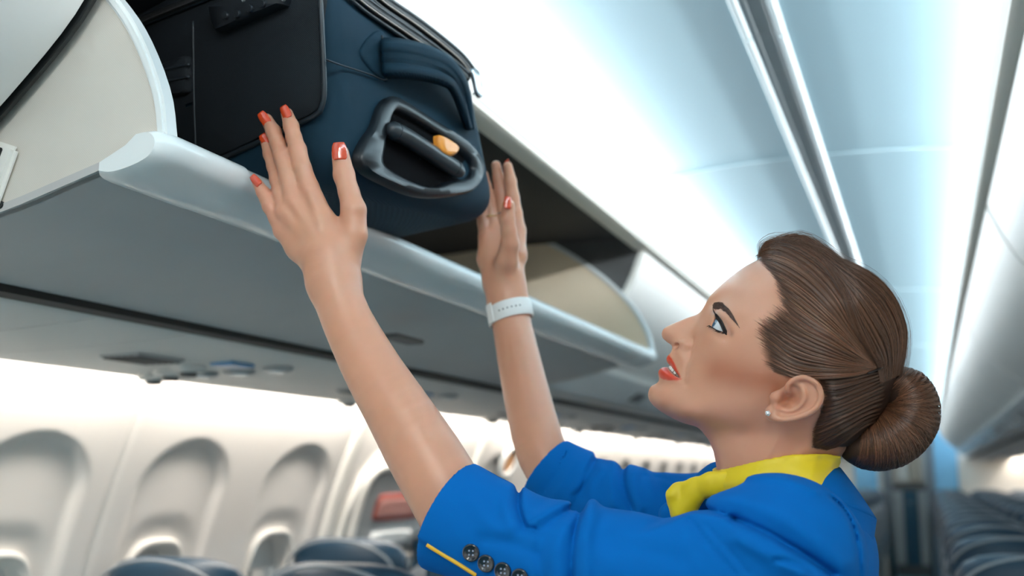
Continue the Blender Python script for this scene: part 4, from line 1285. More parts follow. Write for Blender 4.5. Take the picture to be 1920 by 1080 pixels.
def lift(pts_px, off=0.0006, side=1):
    """3-D points on the head surface for pixels of the near side (mirrored for side -1), raised by off"""
    a = np.asarray(pts_px, float)
    u, v, w = surf_w(a[:, 0], a[:, 1])
    gx = sample(gW[0], u, v); gy = sample(gW[1], u, v)
    N = np.stack([-gx, -gy, 2 * w], 1); N /= np.linalg.norm(N, axis=1)[:, None] + 1e-12
    o = np.asarray(off) if np.ndim(off) else np.full(len(a), off)
    X = HO + u[:, None] * HA + v[:, None] * HB + (w * side)[:, None] * HN
    return X + o[:, None] * (N[:, :1] * HA + N[:, 1:2] * HB + side * N[:, 2:] * HN)
def strands(name, PTS, rad, colors, m, parent, seg=3):
    """many thin tapered tubes as one mesh; PTS (n, k, 3), rad (n, k)"""
    PTS = np.asarray(PTS); n, k, _ = PTS.shape
    T = np.gradient(PTS, axis=1); T /= np.linalg.norm(T, axis=2)[..., None] + 1e-12
    ref = np.array([0.31, 0.52, 0.79]); A = np.cross(T, ref); A /= np.linalg.norm(A, axis=2)[..., None] + 1e-12
    B = np.cross(T, A)
    V = np.stack([PTS + rad[..., None] * (math.cos(2 * math.pi * s / seg) * A + math.sin(2 * math.pi * s / seg) * B) for s in range(seg)], 2)
    idx = np.arange(n * k * seg).reshape(n, k, seg)
    Q = np.stack([idx[:, :-1], np.roll(idx[:, :-1], -1, 2), np.roll(idx[:, 1:], -1, 2), idx[:, 1:]], -1).reshape(-1, 4)
    C = np.repeat(np.asarray(colors), k * seg, 0)
    return fast_mesh(name, V.reshape(-1, 3), Q, m, parent, C)

# eyebrows
M_BROW = mat('brow_hair', (0.05, 0.03, 0.025), 0.6, attr='tint')
bt = spline([(1336, 569), (1343, 567), (1352, 567.5), (1363, 575), (1373, 588), (1380, 601), (1385, 611)], 40)
bb = spline([(1336, 579.5), (1343, 580.5), (1351, 581), (1361, 586.5), (1370, 596), (1378, 604), (1385, 612)], 40)
for side in (1, -1):
    S = []; Cc = []
    for i in range(300):
        t = rng.random() ** 0.9 * 0.97; f = rng.random()
        k = t * 38; i0 = int(k); fr_ = k - i0
        p0 = bt[i0] * (1 - f) + bb[i0] * f; p1 = bt[i0 + 1] * (1 - f) + bb[i0 + 1] * f
        a = p0 * (1 - fr_) + p1 * fr_
        d = (p1 - p0) / (np.linalg.norm(p1 - p0) + 1e-9)
        up_ = np.array([d[1], -d[0]])
        L = 7 + 4 * rng.random()
        e = a + L * (d * 0.95 + up_ * (0.25 * (f - 0.35) * 2 * (1 - t)))
        S.append(lift(np.array([a, (a + e) / 2, e]), np.array([0.0001, 0.0006, 0.0005]), side))
        g = 0.7 + 0.9 * rng.random(); Cc.append((0.105 * g, 0.062 * g, 0.050 * g))
    strands('eyebrow', S, np.tile([0.00022, 0.0002, 0.00006], (len(S), 1)), Cc, M_BROW, person)
# upper and lower lash lines with lashes
up_l = spline([(1341.5, 589), (1345.5, 595.5), (1351, 603), (1356, 613), (1360, 622), (1364, 630)], 40)
lo_l = spline([(1329.5, 610.5), (1336, 614.5), (1344, 619), (1352, 622), (1360, 625.5)], 30)
ewd = lambda p_: np.asarray(p_)
def rim_pt(p_, w): return head_pt(p_[0], p_[1], w)
for side in (1, -1):
    wl = np.interp(np.linspace(0, 1, 40), [0, 0.35, 0.75, 1], [0.0345, 0.0415, 0.0460, 0.0480])
    L = np.array([rim_pt(q, w) for q, w in zip(up_l, wl)])
    wl2 = np.interp(np.linspace(0, 1, 30), [0, 0.4, 1], [0.0368, 0.0422, 0.0462])
    L2 = np.array([rim_pt(q, w) for q, w in zip(lo_l, wl2)])
    if side < 0:
        L = np.array([mir(q) for q in L]); L2 = np.array([mir(q) for q in L2])
    tube('eyeliner', L, np.interp(np.linspace(0, 1, 40), [0, 0.2, 0.8, 1], [0.0010, 0.0018, 0.0020, 0.0005]), M_LASH, person, seg=8)
    tube('lower_lash_line', L2, np.linspace(0.00055, 0.0004, 30), M_LASH, person, seg=6)
    S = []
    fwd = hdir(-0.78, 0.62, 0); outw = HN * side
    for i in range(120):
        t = rng.random(); a = L[int(t * 39)]
        ln = 0.0056 * (0.75 + 0.4 * rng.random())
        d0 = fwd * (1 - 0.55 * t) + outw * (0.35 + 0.5 * t) + hdir(0.2, 0.9) * (0.15 + 0.35 * rng.random())
        d0 /= np.linalg.norm(d0); d1 = d0 + hdir(0.35, 0.95) * 0.8; d1 /= np.linalg.norm(d1)
        S.append(np.array([a, a + d0 * ln * 0.5, a + d0 * ln * 0.55 + d1 * ln * 0.45]))
    for i in range(50):
        t = rng.random(); a = L2[int(t * 29)]; ln = 0.0038 * (0.7 + 0.5 * rng.random())
        d0 = fwd * 0.6 + outw * 0.5 - hdir(0.2, 1) * 0.55; d0 /= np.linalg.norm(d0)
        S.append(np.array([a, a + d0 * ln * 0.5, a + d0 * ln]))
    strands('eyelashes', S, np.tile([0.00022, 0.00018, 0.00005], (len(S), 1)), np.tile([0.01, 0.008, 0.008], (len(S), 1)), M_LASH, person)
# upper teeth: a curved row of small rounded blocks behind the lips
tm = empty('teeth'); tm.parent = person
tr_ = spline([(1257.5, 686.5, 0.0), (1259, 688, 0.005), (1262, 691, 0.0095), (1266.5, 696, 0.0135), (1272, 702, 0.017), (1277, 707, 0.020)], 60)
for side in (1, -1):
    for k in range(5):
        a, b = tr_[int(k * 11) + 1], tr_[int(k * 11) + 10]
        mid = (a + b) / 2
        c = head_pt(mid[0], mid[1], mid[2]); pa = head_pt(a[0], a[1], a[2]); pb = head_pt(b[0], b[1], b[2])
        if side < 0: c, pa, pb = mir(c), mir(pa), mir(pb)
        ax = (pb - pa); ln = np.linalg.norm(ax); ax /= ln
        upd = hdir(0.55, 0.83)
        nn = np.cross(ax, upd); nn /= np.linalg.norm(nn); upd = np.cross(nn, ax)
        V, Q, _ = sphere_grid(np.zeros(3), 1.0, np.array([0, 0, 1.0]), 12, 8)
        V = np.sign(V) * np.abs(V) ** 0.6
        fast_mesh('tooth', c + V[:, :1] * ax * ln * 0.5 + V[:, 1:2] * nn * 0.0014 + V[:, 2:] * upd * 0.0034, Q, M_TOOTH, tm)

# ------------------------------------------------------------------ hair
def z5(pts):
    return [(1180 + x / 2.16, 420 + y / 2.16) for x, y in pts]
M_HAIRC = mat('hair_cap', (0.042, 0.020, 0.012), 0.55, var=0.3, scale=90)
M_HAIR = mat('hair_strands', (0.1, 0.05, 0.03), 0.36, var=0.05, attr='tint', spec=0.6)
CAPF = Field()
def cap_f(p):
    u, v, w = head_uvw(p)
    d = head_outer(p)
    return smax(smax(d + 0.0004, -(d + 0.009), 0.001), hair_sd(u, v) + 0.0045, 0.004)
CAPF.add(cap_f, _corn.min(0), _corn.max(0))
hlo = np.array([HO + q[0] * HA + q[1] * HB + w * HN for q in np.clip(HAIR_UV, G0, G1) for w in (-0.085, 0.085)])
CV, CQ = surface_nets(CAPF, hlo.min(0) - 0.01, hlo.max(0) + 0.01, 0.0017)
hair = fast_mesh('hair', CV, CQ, M_HAIRC, person)
tag(hair, 'brown hair combed back into a low bun')
# bun: a thick roll curving down the back of the head
BUNC = np.array([(1066, 632, 62), (1118, 676, 92), (1140, 742, 104), (1118, 812, 110), (1052, 868, 112), (975, 893, 100), (918, 893, 76), (885, 880, 40)], float)
_bp = np.array([[*head_pt(1180 + x / 2.16, 420 + y / 2.16, 0.0), r / 2.16 / 2000] for x, y, r in BUNC])
BUNS = spline(_bp, 40)
BF = Field()
BF.add_chain([(q[:3], q[3] * 0.97) for q in BUNS], 0.004, 0, HN, 1.5)
HN2 = HN
blo2, bhi2 = BUNS[:, :3].min(0) - 0.09, BUNS[:, :3].max(0) + 0.09
UV_, UQ_ = surface_nets(BF, blo2, bhi2, 0.0022)
bun = fast_mesh('hair_bun', UV_, UQ_, M_HAIRC, person)
def hair_col(n, lo=0.55, hi=1.7, warm=None):
    g = np.exp(NR.uniform(np.log(lo), np.log(hi), n))
    base = np.array([0.130, 0.062, 0.032])
    c = base[None] * g[:, None]
    c[:, 0] *= 1 + 0.25 * (NR.rand(n) ** 2)
    return c
def guide_family(guides, n, k=22, locks=26, jit=2.2, off=(0.0006, 0.0018), clump=0.65, ends=(0.0, 1.0), lockamp=0.0012, ext=0.0):
    """pixel curves between neighbouring guides, gathered into locks"""
    Gs = np.array([spline(np.array(g, float), 40) for g in guides])
    S = []; tt = np.linspace(0, 1, k)
    for i in range(n):
        s = NR.rand()
        lk = np.floor(s * locks); c = (lk + 0.5) / locks
        s2 = np.clip(s, 0, 1)
        # strands of one lock draw together towards its end
        st = s2 + (c - s2) * clump * tt ** 1.3
        x = st * (len(guides) - 1); i0 = np.clip(np.floor(x).astype(int), 0, len(guides) - 2); f = (x - i0)
        a0 = ends[0] * (NR.rand() * 0.8 - ext * NR.rand() ** 2.5) ; a1 = 1 - (1 - ends[1]) * NR.rand()
        q = (a0 + (a1 - a0) * tt) * 39; j = np.clip(np.floor(q).astype(int), 0, 38); g = (q - j)[:, None]
        A = Gs[i0, j] * (1 - g) + Gs[i0, j + 1] * g; B = Gs[i0 + 1, j] * (1 - g) + Gs[i0 + 1, j + 1] * g
        pt = A * (1 - f)[:, None] + B * f[:, None]
        ph = NR.rand() * 6.28
        pt = pt + jit * np.stack([np.sin(tt * 5 + ph), np.cos(tt * 4 + ph * 1.7)], 1) * 0.35 * NR.rand() + NR.randn(2) * 0.5
        ridge = lockamp * np.cos((s2 * locks - lk - 0.5) * np.pi) * np.sin(np.pi * np.clip(tt * 1.1, 0, 1)) * (0.6 + 0.8 * ((lk * 0.618) % 1))
        o = NR.uniform(*off) * np.minimum(1, tt * 6 + 0.12) + ridge
        S.append((pt, o))
    return S
FAN = [z5(g) for g in (
    [(533, 128), (548, 88), (600, 62), (690, 78), (790, 150), (862, 270), (905, 410), (1000, 572)],
    [(530, 122), (570, 110), (650, 130), (760, 215), (848, 320), (905, 430), (1000, 573)],
    [(552, 158), (620, 190), (720, 260), (815, 355), (890, 450), (1000, 574)],
    [(598, 215), (680, 270), (770, 345), (850, 425), (920, 500), (1000, 576)],
    [(632, 285), (715, 350), (800, 415), (870, 475), (930, 525), (1000, 578)],
    [(640, 350), (730, 420), (820, 470), (890, 515), (945, 548), (1000, 579)],
    [(592, 392), (690, 455), (800, 505), (880, 540), (945, 562), (1000, 580)],
    [(562, 430), (670, 505), (790, 545), (880, 564), (945, 572), (1000, 582)],
    [(560, 490), (660, 555), (780, 580), (880, 585), (945, 584), (1000, 583)],
    [(580, 560), (680, 600), (790, 607), (880, 602), (945, 594), (1000, 585)],
    [(605, 605), (690, 622), (790, 622), (880, 614), (945, 602), (1000, 587)])]
BACK_G = [z5(g) for g in (
    [(560, 74), (640, 50), (720, 57), (800, 107), (860, 152), (930, 180), (1000, 222), (1060, 285), (1100, 365), (1118, 440), (1112, 530), (1096, 600)],
    [(600, 66), (680, 66), (770, 120), (850, 180), (930, 230), (1010, 300), (1060, 380), (1085, 460), (1085, 540), (1075, 615)],
    [(690, 80), (770, 140), (850, 215), (920, 290), (980, 370), (1030, 460), (1050, 540), (1050, 625)],
    [(800, 165), (860, 240), (905, 330), (945, 420), (985, 500), (1015, 560), (1030, 635)],
    [(850, 250), (890, 330), (920, 420), (955, 500), (990, 560), (1010, 640)])]
NAPE = [z5(g) for g in (
    [(765, 626), (830, 630), (890, 620), (950, 606), (1010, 592)],
    [(792, 700), (850, 690), (910, 665), (970, 640), (1020, 620)],
    [(775, 760), (840, 740), (910, 710), (975, 680), (1030, 655)],
    [(745, 830), (810, 800), (890, 760), (965, 725), (1030, 700)],
    [(740, 905), (800, 870), (880, 820), (950, 780), (1010, 760)],
    [(800, 915), (850, 890), (900, 855), (950, 820), (1000, 800)])]
for side in (1, -1):
    k_ = 1.0 if side > 0 else 0.45
    for nm, G_, n_, lk_, lohi, ends, la in (('hair_strands', FAN, 3400, 30, (0.45, 2.1), (0.13, 1.0), 0.0022), ('hair_strands', BACK_G, 2000, 15, (0.32, 1.7), (0.12, 1.0), 0.0022),
                                    ('hair_strands', NAPE, 1300, 14, (0.30, 1.0), (0.1, 0.85), 0.0010)):
        fam = guide_family(G_, int(n_ * k_), locks=lk_, ends=ends, lockamp=la, ext=0.9 if G_ is FAN else 0.3)
        PT = lift(np.concatenate([q[0] for q in fam]), np.concatenate([q[1] for q in fam]), side).reshape(len(fam), -1, 3)
        k = PT.shape[1]
        rad = np.tile(np.interp(np.linspace(0, 1, k), [0, 0.15, 0.8, 1], [0.00006, 0.00028, 0.00030, 0.00016]), (len(PT), 1)) * NR.uniform(0.7, 1.25, len(PT))[:, None]
        h_ = strands(nm, PT, rad, hair_col(len(PT), *lohi), M_HAIR, hair)
        h_['kind'] = 'stuff'
# loose hairs along the hairline and around the crown
fam = guide_family(BACK_G[:2] + FAN[:2], 130, locks=130, clump=0, jit=14, off=(0.002, 0.007), lockamp=0)
PT = lift(np.concatenate([q[0] for q in fam]), np.concatenate([q[1] for q in fam]), 1).reshape(len(fam), -1, 3)
h_ = strands('loose_hairs', PT, np.tile(np.linspace(0.00010, 0.00006, PT.shape[1]), (len(PT), 1)), hair_col(len(PT)), M_HAIR, hair); h_['kind'] = 'stuff'
# bun strands run around the roll, from the inner crease out over it
nb = 5200; S = []; R_ = []
bt_ = np.gradient(BUNS[:, :3], axis=0); bt_ /= np.linalg.norm(bt_, axis=1)[:, None]
for i in range(nb):
    t0 = NR.uniform(-0.05, 1.0); dr = NR.normal(0.10, 0.03)
    ph0 = NR.uniform(-0.9, 0.5); ph1 = ph0 + NR.uniform(1.8, 3.4)
    sgn = 1 if NR.rand() < 0.68 else -1
    kk = np.linspace(0, 1, 18); ph = ph0 + (ph1 - ph0) * kk
    lk = np.floor(t0 * 24); t0 = t0 + ((lk + 0.5) / 24 - t0) * 0.35
    t = np.clip(t0 + dr * kk, 0, 1) * 39; j = np.minimum(t.astype(int), 38); f = (t - j)[:, None]
    c = BUNS[j] * (1 - f) + BUNS[j + 1] * f; T = bt_[j]
    inn = np.cross(T, HN); inn /= np.linalg.norm(inn, axis=1)[:, None]
    if i == 0:
        ctr = BUNS[:, :3].mean(0); sg_in = 1.0 if ((ctr - BUNS[20, :3]) @ inn[0]) > 0 else -1.0
    inn = inn * sg_in
    r = c[:, 3] * 0.97 + NR.uniform(0.0002, 0.0012) + 0.0009 * np.cos((t0 * 24 - lk - 0.5) * np.pi)
    a_ = ph
    S.append(c[:, :3] + r[:, None] * (np.cos(a_)[:, None] * inn + sgn * 1.5 * np.sin(a_)[:, None] * HN)); R_.append(np.interp(kk, [0, 0.1, 0.9, 1], [0.00015, 0.0003, 0.0003, 0.00012]))
h_ = strands('bun_strands', np.array(S), np.array(R_), hair_col(nb, 0.45, 1.9), M_HAIR, bun); h_['kind'] = 'stuff'
# hair pin
pin = lift(np.array(z5([(955, 600), (985, 588), (1012, 577)])), 0.0035)
tube('hair_pin', pin, 0.0009, M_LASH, person, seg=6)

# ------------------------------------------------------------------ nails
M_NAIL = mat('nail_varnish', (0.62, 0.055, 0.012), 0.12, var=0.02, coat=1.0)
def nail(c, ax, nrm, wd, ln, curve, name='nail'):
    ax = ax / np.linalg.norm(ax); nrm = nrm - ax * (nrm @ ax); nrm /= np.linalg.norm(nrm); sd_ = np.cross(ax, nrm)
    V = []; nx, ny = 9, 10
    for lay in (1, 0):
        for i in range(ny + 1):
            y = -0.5 + i / ny
            tap = 1.0 - 0.30 * max(0, (y - 0.05) / 0.45) ** 2.2 - 0.25 * max(0, (-y - 0.3) / 0.2) ** 2
            for j in range(nx):
                x = -1 + 2 * j / (nx - 1)
                V.append(c + ax * (y * ln) + sd_ * (x * wd / 2 * tap) + nrm * (-(x * tap) ** 2 * curve - 0.0010 * max(0, y) ** 2 * 4 + (0.0004 if lay else -0.0006)))
    m_ = nx * (ny + 1); F_ = []
    for i in range(ny):
        for j in range(nx - 1):
            a = i * nx + j
            F_.append((a, a + 1, a + nx + 1, a + nx)); F_.append((m_ + a, m_ + a + nx, m_ + a + nx + 1, m_ + a + 1))
    bd = [j for j in range(nx)] + [i * nx + nx - 1 for i in range(1, ny + 1)] + [ny * nx + j for j in range(nx - 2, -1, -1)] + [i * nx for i in range(ny - 1, 0, -1)]
    for a, b in zip(bd, bd[1:] + bd[:1]):
        F_.append((b, a, m_ + a, m_ + b))
    return mesh(name, V, F_, M_NAIL, person)
tocam = lambda px, py: -ray(px, py) / np.linalg.norm(ray(px, py))
def finger_nail(px0, py0, px1, py1, d, r, tilt, wd, ln):
    """nail from its root pixel to its tip pixel, lying r in front of a finger whose axis is d deep"""
    a = P(px0, py0, d - r - 0.0016); b = P(px1, py1, d - r + 0.0010)
    n = tocam(px0, py0) + tilt[0] * RT + tilt[1] * UP
    nail((a + b) / 2, b - a, n, wd, ln, wd * 0.16)
finger_nail(540, 221, 529, 198, 1.0835, 0.0064, (-0.35, 0.1), 0.0098, 0.0145)
finger_nail(503, 234, 486, 210, 1.0960, 0.0064, (-0.35, 0.1), 0.0102, 0.0160)
finger_nail(504, 273, 489, 251, 1.1000, 0.0060, (-0.25, 0.1), 0.0096, 0.0145)
finger_nail(487, 348, 470, 328, 1.0685, 0.0055, (-0.35, 0.1), 0.0080, 0.0135)
finger_nail(637, 299, 635, 266, 1.0630, 0.0087, (-0.05, 0.05), 0.0148, 0.0180)
finger_nail(952, 391, 953, 368, 1.3330, 0.0082, (0.30, 0.1), 0.0095, 0.0160)
a = P(957, 318, 1.399); b = P(952, 300, 1.402)
nail((a + b) / 2, b - a, -tocam(955, 310) * 0.6 + 0.8 * RT, 0.0090, 0.0140, 0.002)

# ------------------------------------------------------------------ jewellery and watch
M_GOLD = mat('gold', (0.85, 0.58, 0.25), 0.2, metal=1.0)
M_GEM = mat('clear_stone', (0.85, 0.88, 0.9), 0.03, metal=0.6, coat=1.0)
ec = hp(1440, 774.5, 75.5)
er = empty('earring'); er.parent = person
V, Q, _ = sphere_grid(ec + HN * 0.0035, 0.0024, HN, 8, 6)
fast_mesh('stone', V, Q, M_GEM, er)
for k in range(5):
    t = 2 * math.pi * k / 5
    tube('claw', [ec + HN * 0.001 + 0.0026 * (math.cos(t) * HA + math.sin(t) * HB), ec + HN * 0.0045 + 0.0021 * (math.cos(t) * HA + math.sin(t) * HB)], 0.0004, M_CHROME_ if 'M_CHROME_' in globals() else mat('silver', (0.8, 0.8, 0.82), 0.2, metal=1.0), er, seg=6)
def finger_ring(c, axis, r, m, w=0.0012):
    axis = axis / np.linalg.norm(axis); a = np.cross(axis, [0.1, 0.3, 1.0]); a /= np.linalg.norm(a); b = np.cross(axis, a)
    tube('finger_ring', [c + r * (math.cos(t) * a + math.sin(t) * b) for t in np.linspace(0, 2 * math.pi, 28, endpoint=False)], w, m, person, seg=8, closed=True)
finger_ring(P(919, 408, 1.400), P(917, 395, 1.402) - P(920, 420, 1.399), 0.0101, M_GOLD)
finger_ring(P(943.5, 402, 1.401), P(942, 390, 1.402) - P(944, 415, 1.399), 0.0104, mat('silver', (0.8, 0.8, 0.82), 0.2, metal=1.0), 0.0010)

wa = P(957, 588, 1.3615); wax = P(951, 555, 1.368) - P(963, 625, 1.352); wax /= np.linalg.norm(wax)
wn_ = tocam(957, 590); wn_ = wn_ - wax * (wn_ @ wax); wn_ /= np.linalg.norm(wn_); ws = np.cross(wax, wn_)
M_STRAP = mat('white_rubber_strap', (0.80, 0.79, 0.77), 0.45, var=0.01)
wt = empty('wristwatch'); wt.parent = person
V = []; n_ = 56
prof = [(-0.0105, 0.0005), (-0.0112, 0.0022), (-0.0098, 0.0030), (0.0098, 0.0030), (0.0112, 0.0022), (0.0105, 0.0005)]
for k in range(n_):
    t = 2 * math.pi * k / n_
    for y, o in prof:
        sl = 0.0025 * math.cos(t)
        V.append(wa + wax * (y + sl) + (0.0262 + o) * math.cos(t) * ws + (0.0255 + o) * math.sin(t) * wn_)
m_ = len(prof)
Fq = [(k * m_ + j, k * m_ + (j + 1) % m_, ((k + 1) % n_) * m_ + (j + 1) % m_, ((k + 1) % n_) * m_ + j) for k in range(n_) for j in range(m_)]
st_ = auto_smooth(mesh('strap', V, Fq, M_STRAP, wt), 50)
for k in range(6):
    t = math.radians(62 + 11 * k)
    nn_ = math.cos(t) * ws + math.sin(t) * wn_
    disc('hole', wa + wax * (0.0025 * math.cos(t)) + (0.0262 + 0.0030) * math.cos(t) * ws + (0.0255 + 0.0030) * math.sin(t) * wn_ - nn_ * 0.0004, nn_, 0.0011, 0.0006, M_LASH, st_, seg=10)
kp = math.radians(150)
nn_ = math.cos(kp) * ws + math.sin(kp) * wn_
V = []
for k in range(9):
    t = math.radians(150 + 3.2 * (k - 4))
    for y in (-0.0125, 0.0125):
        for o in (0.0030, 0.0046):
            V.append(wa + wax * y + (0.0262 + o) * math.cos(t) * ws + (0.0255 + o) * math.sin(t) * wn_)
Fq = []
for k in range(8):
    a = 4 * k
    Fq += [(a, a + 1, a + 5, a + 4), (a + 2, a + 6, a + 7, a + 3), (a + 1, a + 3, a + 7, a + 5), (a, a + 4, a + 6, a + 2)]
Fq += [(0, 2, 3, 1), (32, 33, 35, 34)]
mesh('strap_loop', V, Fq, M_STRAP, wt, smooth=False)
# watch case on the far side of the wrist
cc = wa - wn_ * 0.030
V, Q, _ = sphere_grid(np.zeros(3), 1.0, np.array([0, 0, 1.0]), 24, 10)
V = np.sign(V) * np.abs(V) ** 0.5
fast_mesh('watch_case', cc + V[:, :1] * wax * 0.019 + V[:, 1:2] * ws * 0.016 + V[:, 2:] * wn_ * 0.005, Q, mat('watch_dark', (0.03, 0.03, 0.035), 0.2), wt)
# ------------------------------------------------------------------ jacket
M_JACK = weave('blue_jacket_cloth', (0.0, 0.118, 0.42), (0.0, 0.136, 0.47), scale=1300, rough=0.85, strength=0.15, sheen=0.0, var=0.03)
M_JACK.node_tree.nodes['Principled BSDF'].inputs['Specular IOR Level'].default_value = 0.12
M_JSEAM = mat('jacket_seam_blue', (0.003, 0.055, 0.27), 0.8)
M_YEL = mat('yellow_scarf', (0.80, 0.60, 0.008), 0.5, var=0.03, sheen=0.1, bump=0.05, bscale=2500)
M_YEL2 = mat('yellow_lining', (0.80, 0.45, 0.02), 0.5)
JK = Field()
NS = limb((1470, 1048, 0.862, 62), (1400, 1066, 0.864, 59), (1290, 1082, 0.870, 51), (1180, 1072, 0.885, 50), (1060, 1053, 0.905, 48.5), (955, 1020, 0.930, 48), (880, 986, 0.946, 50.5), (838, 968, 0.955, 53), (790, 945, 0.966, 54), n=30)
FS = limb((1425, 958, 1.16, 54), (1300, 968, 1.18, 47), (1180, 946, 1.205, 42), (1090, 914, 1.235, 41), (1055, 895, 1.247, 41), (1022, 875, 1.255, 39.5), (980, 850, 1.266, 39), n=24)
JK.add_chain(NS, 0.02, 0, pad=0.05)
JK.add_chain(FS, 0.02, 0, pad=0.05)
JK.add_chain(J((1500, 1052, 1.0, 70), (1490, 1330, 1.0, 80)), 0.05, 0, HN, 1.75, pad=0.17)
JK.add_chain(J((1465, 1030, 0.875, 52), (1490, 1000, 1.0, 50), (1445, 955, 1.15, 46)), 0.03, 0.02, pad=0.05)
JK.add_chain(J((1430, 905, 1.09, 26), (1350, 905, 1.085, 19), (1290, 938, 1.085, 17), (1262, 965, 1.09, 15)), 0.008, 0.01, pad=0.05)
def px_field(fn, lo, hi):
    JK.add(fn, lo, hi, op='add', pad=0.0)
NEAR_L = [  # polyline in the photograph, amplitude in mm (+ sinks in, - stands out), width in px
    ([(974, 915), (973, 950), (984, 985), (1004, 992)], 3.0, 6), ([(955, 915), (950, 950), (958, 985)], -2.4, 16),
    ([(1000, 1000), (1040, 975), (1080, 950)], 2.2, 9), ([(1006, 968), (1045, 948), (1085, 936)], -2.2, 12),
    ([(1098, 935), (1090, 960), (1080, 992), (1074, 1040), (1073, 1085)], 4.2, 6), ([(1112, 940), (1106, 975), (1100, 1020), (1100, 1085)], -2.6, 15),
    ([(1060, 985), (1045, 1030), (1046, 1085)], -2.4, 17), ([(1016, 1010), (1010, 1045), (1018, 1085)], 1.8, 12),
    ([(1262, 960), (1300, 952), (1345, 962), (1378, 974)], 2.4, 6), ([(1300, 930), (1360, 935), (1420, 950), (1500, 990), (1580, 1060)], -3.4, 24),
    ([(1376, 974), (1425, 995), (1470, 1020), (1515, 1046), (1560, 1078)], 6.0, 8), ([(1385, 1010), (1440, 1040), (1500, 1078)], -3.5, 18),
    ([(1455, 1050), (1500, 1058), (1535, 1080)], 3.0, 7), ([(1292, 974), (1330, 1020), (1378, 1075)], 1.5, 7), ([(1322, 985), (1360, 1025), (1405, 1075)], 1.2, 6),
    ([(1120, 1010), (1200, 1030), (1280, 1050)], 1.2, 22), ([(900, 1010), (960, 1020), (1010, 1040)], 1.4, 14), ([(880, 940), (920, 985), (960, 1000)], -1.2, 18),
    ([(1557, 932), (1580, 953), (1598, 985), (1608, 1025), (1612, 1085)], 2.2, 3.5), ([(1300, 925), (1340, 905), (1400, 893), (1470, 898), (1530, 922)], -2.0, 9)]
FAR_L = [([(1113, 864), (1100, 885), (1092, 915), (1075, 930)], 2.8, 6), ([(1130, 880), (1112, 905), (1105, 940)], -2.2, 8), ([(1174, 866), (1168, 890), (1172, 920), (1185, 955)], 3.4, 6),
         ([(1190, 885), (1190, 915), (1205, 950)], -2.2, 9), ([(1150, 870), (1145, 905), (1152, 945)], -2.4, 9), ([(1232, 900), (1250, 925), (1255, 960)], 1.6, 9),
         ([(1060, 850), (1045, 885), (1020, 920)], 1.5, 8), ([(1080, 865), (1060, 900), (1040, 930)], -1.6, 8), ([(1205, 892), (1240, 896), (1262, 905)], 1.2, 5)]
NEAR_S = [  # steps: polyline, height in mm, sharpness px, reach px; the side to the left of the path's direction stands proud
    ([(1575, 1086), (1520, 1050), (1470, 1019), (1420, 991), (1370, 973), (1335, 961), (1300, 958), (1268, 969)], -4.6, 5, 55),
    ([(1099, 930), (1088, 965), (1079, 1000), (1073, 1040), (1074, 1090)], -3.6, 4, 34),
    ([(977, 905), (974, 930), (975, 955), (986, 985)], -2.6, 4, 26),
    ([(1560, 1092), (1503, 1054), (1468, 1028)], -2.6, 4, 26)]
FAR_S = [([(1116, 850), (1108, 870), (1098, 900), (1080, 930)], 2.6, 4, 22), ([(1180, 855), (1172, 880), (1172, 910), (1188, 955)], -2.8, 4, 24), ([(1215, 880), (1225, 900), (1230, 930)], 1.5, 5, 18)]
def step_val(qq, l, amp, sharp, reach):
    d2 = np.full(len(qq), 1e9); sg = np.zeros(len(qq))
    for a_, b_ in zip(l[:-1], l[1:]):
        ab = b_ - a_; t = np.clip(((qq - a_) @ ab) / (ab @ ab), 0, 1); v = qq - a_ - t[:, None] * ab
        dd = (v * v).sum(1); m = dd < d2
        cr = (ab[0] * v[:, 1] - ab[1] * v[:, 0]) / np.linalg.norm(ab)
        d2[m] = dd[m]; sg[m] = cr[m]
    dist = np.sqrt(d2); s_ = np.clip(sg / sharp, -1, 1)
    return amp * s_ * np.exp(-(dist / reach) ** 2)
def fold_fn(Ls, near, Ss):
    Ss = [(spline(np.array(l, float), 14), -a * 1e-3, s, r) for l, a, s, r in Ss]
    Ls = [(spline(np.array(l, float), 14), a * (1.7e-3 if near else 1.25e-3), s * (0.85 if near else 1.0)) for l, a, s in Ls]
    def f(p):
        x, y, d = to_px(p); q = np.stack([x, y], 1)
        out = np.zeros(len(p))
        m = (d < 1.0) if near else (d > 1.06)
        if m.any():
            qq = q[m]; o = np.zeros(len(qq))
            for l, a, s in Ls:
                lo_, hi_ = l.min(0) - 3 * s, l.max(0) + 3 * s
                k = np.nonzero(np.all((qq > lo_) & (qq < hi_), 1))[0]
                if len(k): o[k] += a * np.exp(-(line_d(qq[k], l) / s) ** 2)
            for l, a, s, r in Ss:
                lo_, hi_ = l.min(0) - 2 * r, l.max(0) + 2 * r
                k = np.nonzero(np.all((qq > lo_) & (qq < hi_), 1))[0]
                if len(k): o[k] += step_val(qq[k], l, a, s, r)
            if near:      # the vent below the lining strip lies a layer deeper
                v = np.array([890 - 800, 1077 - 1020.0]); v /= np.linalg.norm(v)
                side_ = (qq - np.array([800, 1020.0])) @ np.array([-v[1], v[0]])
                o += 0.0032 * sstep(-1.5, 3.5, side_) * sstep(930, 890, qq[:, 0])
            out[m] = o
        return out
    return f
jl, jh = JK.bounds()
px_field(fold_fn(NEAR_L, True, NEAR_S), jl, jh); px_field(fold_fn(FAR_L, False, FAR_S), jl, jh)
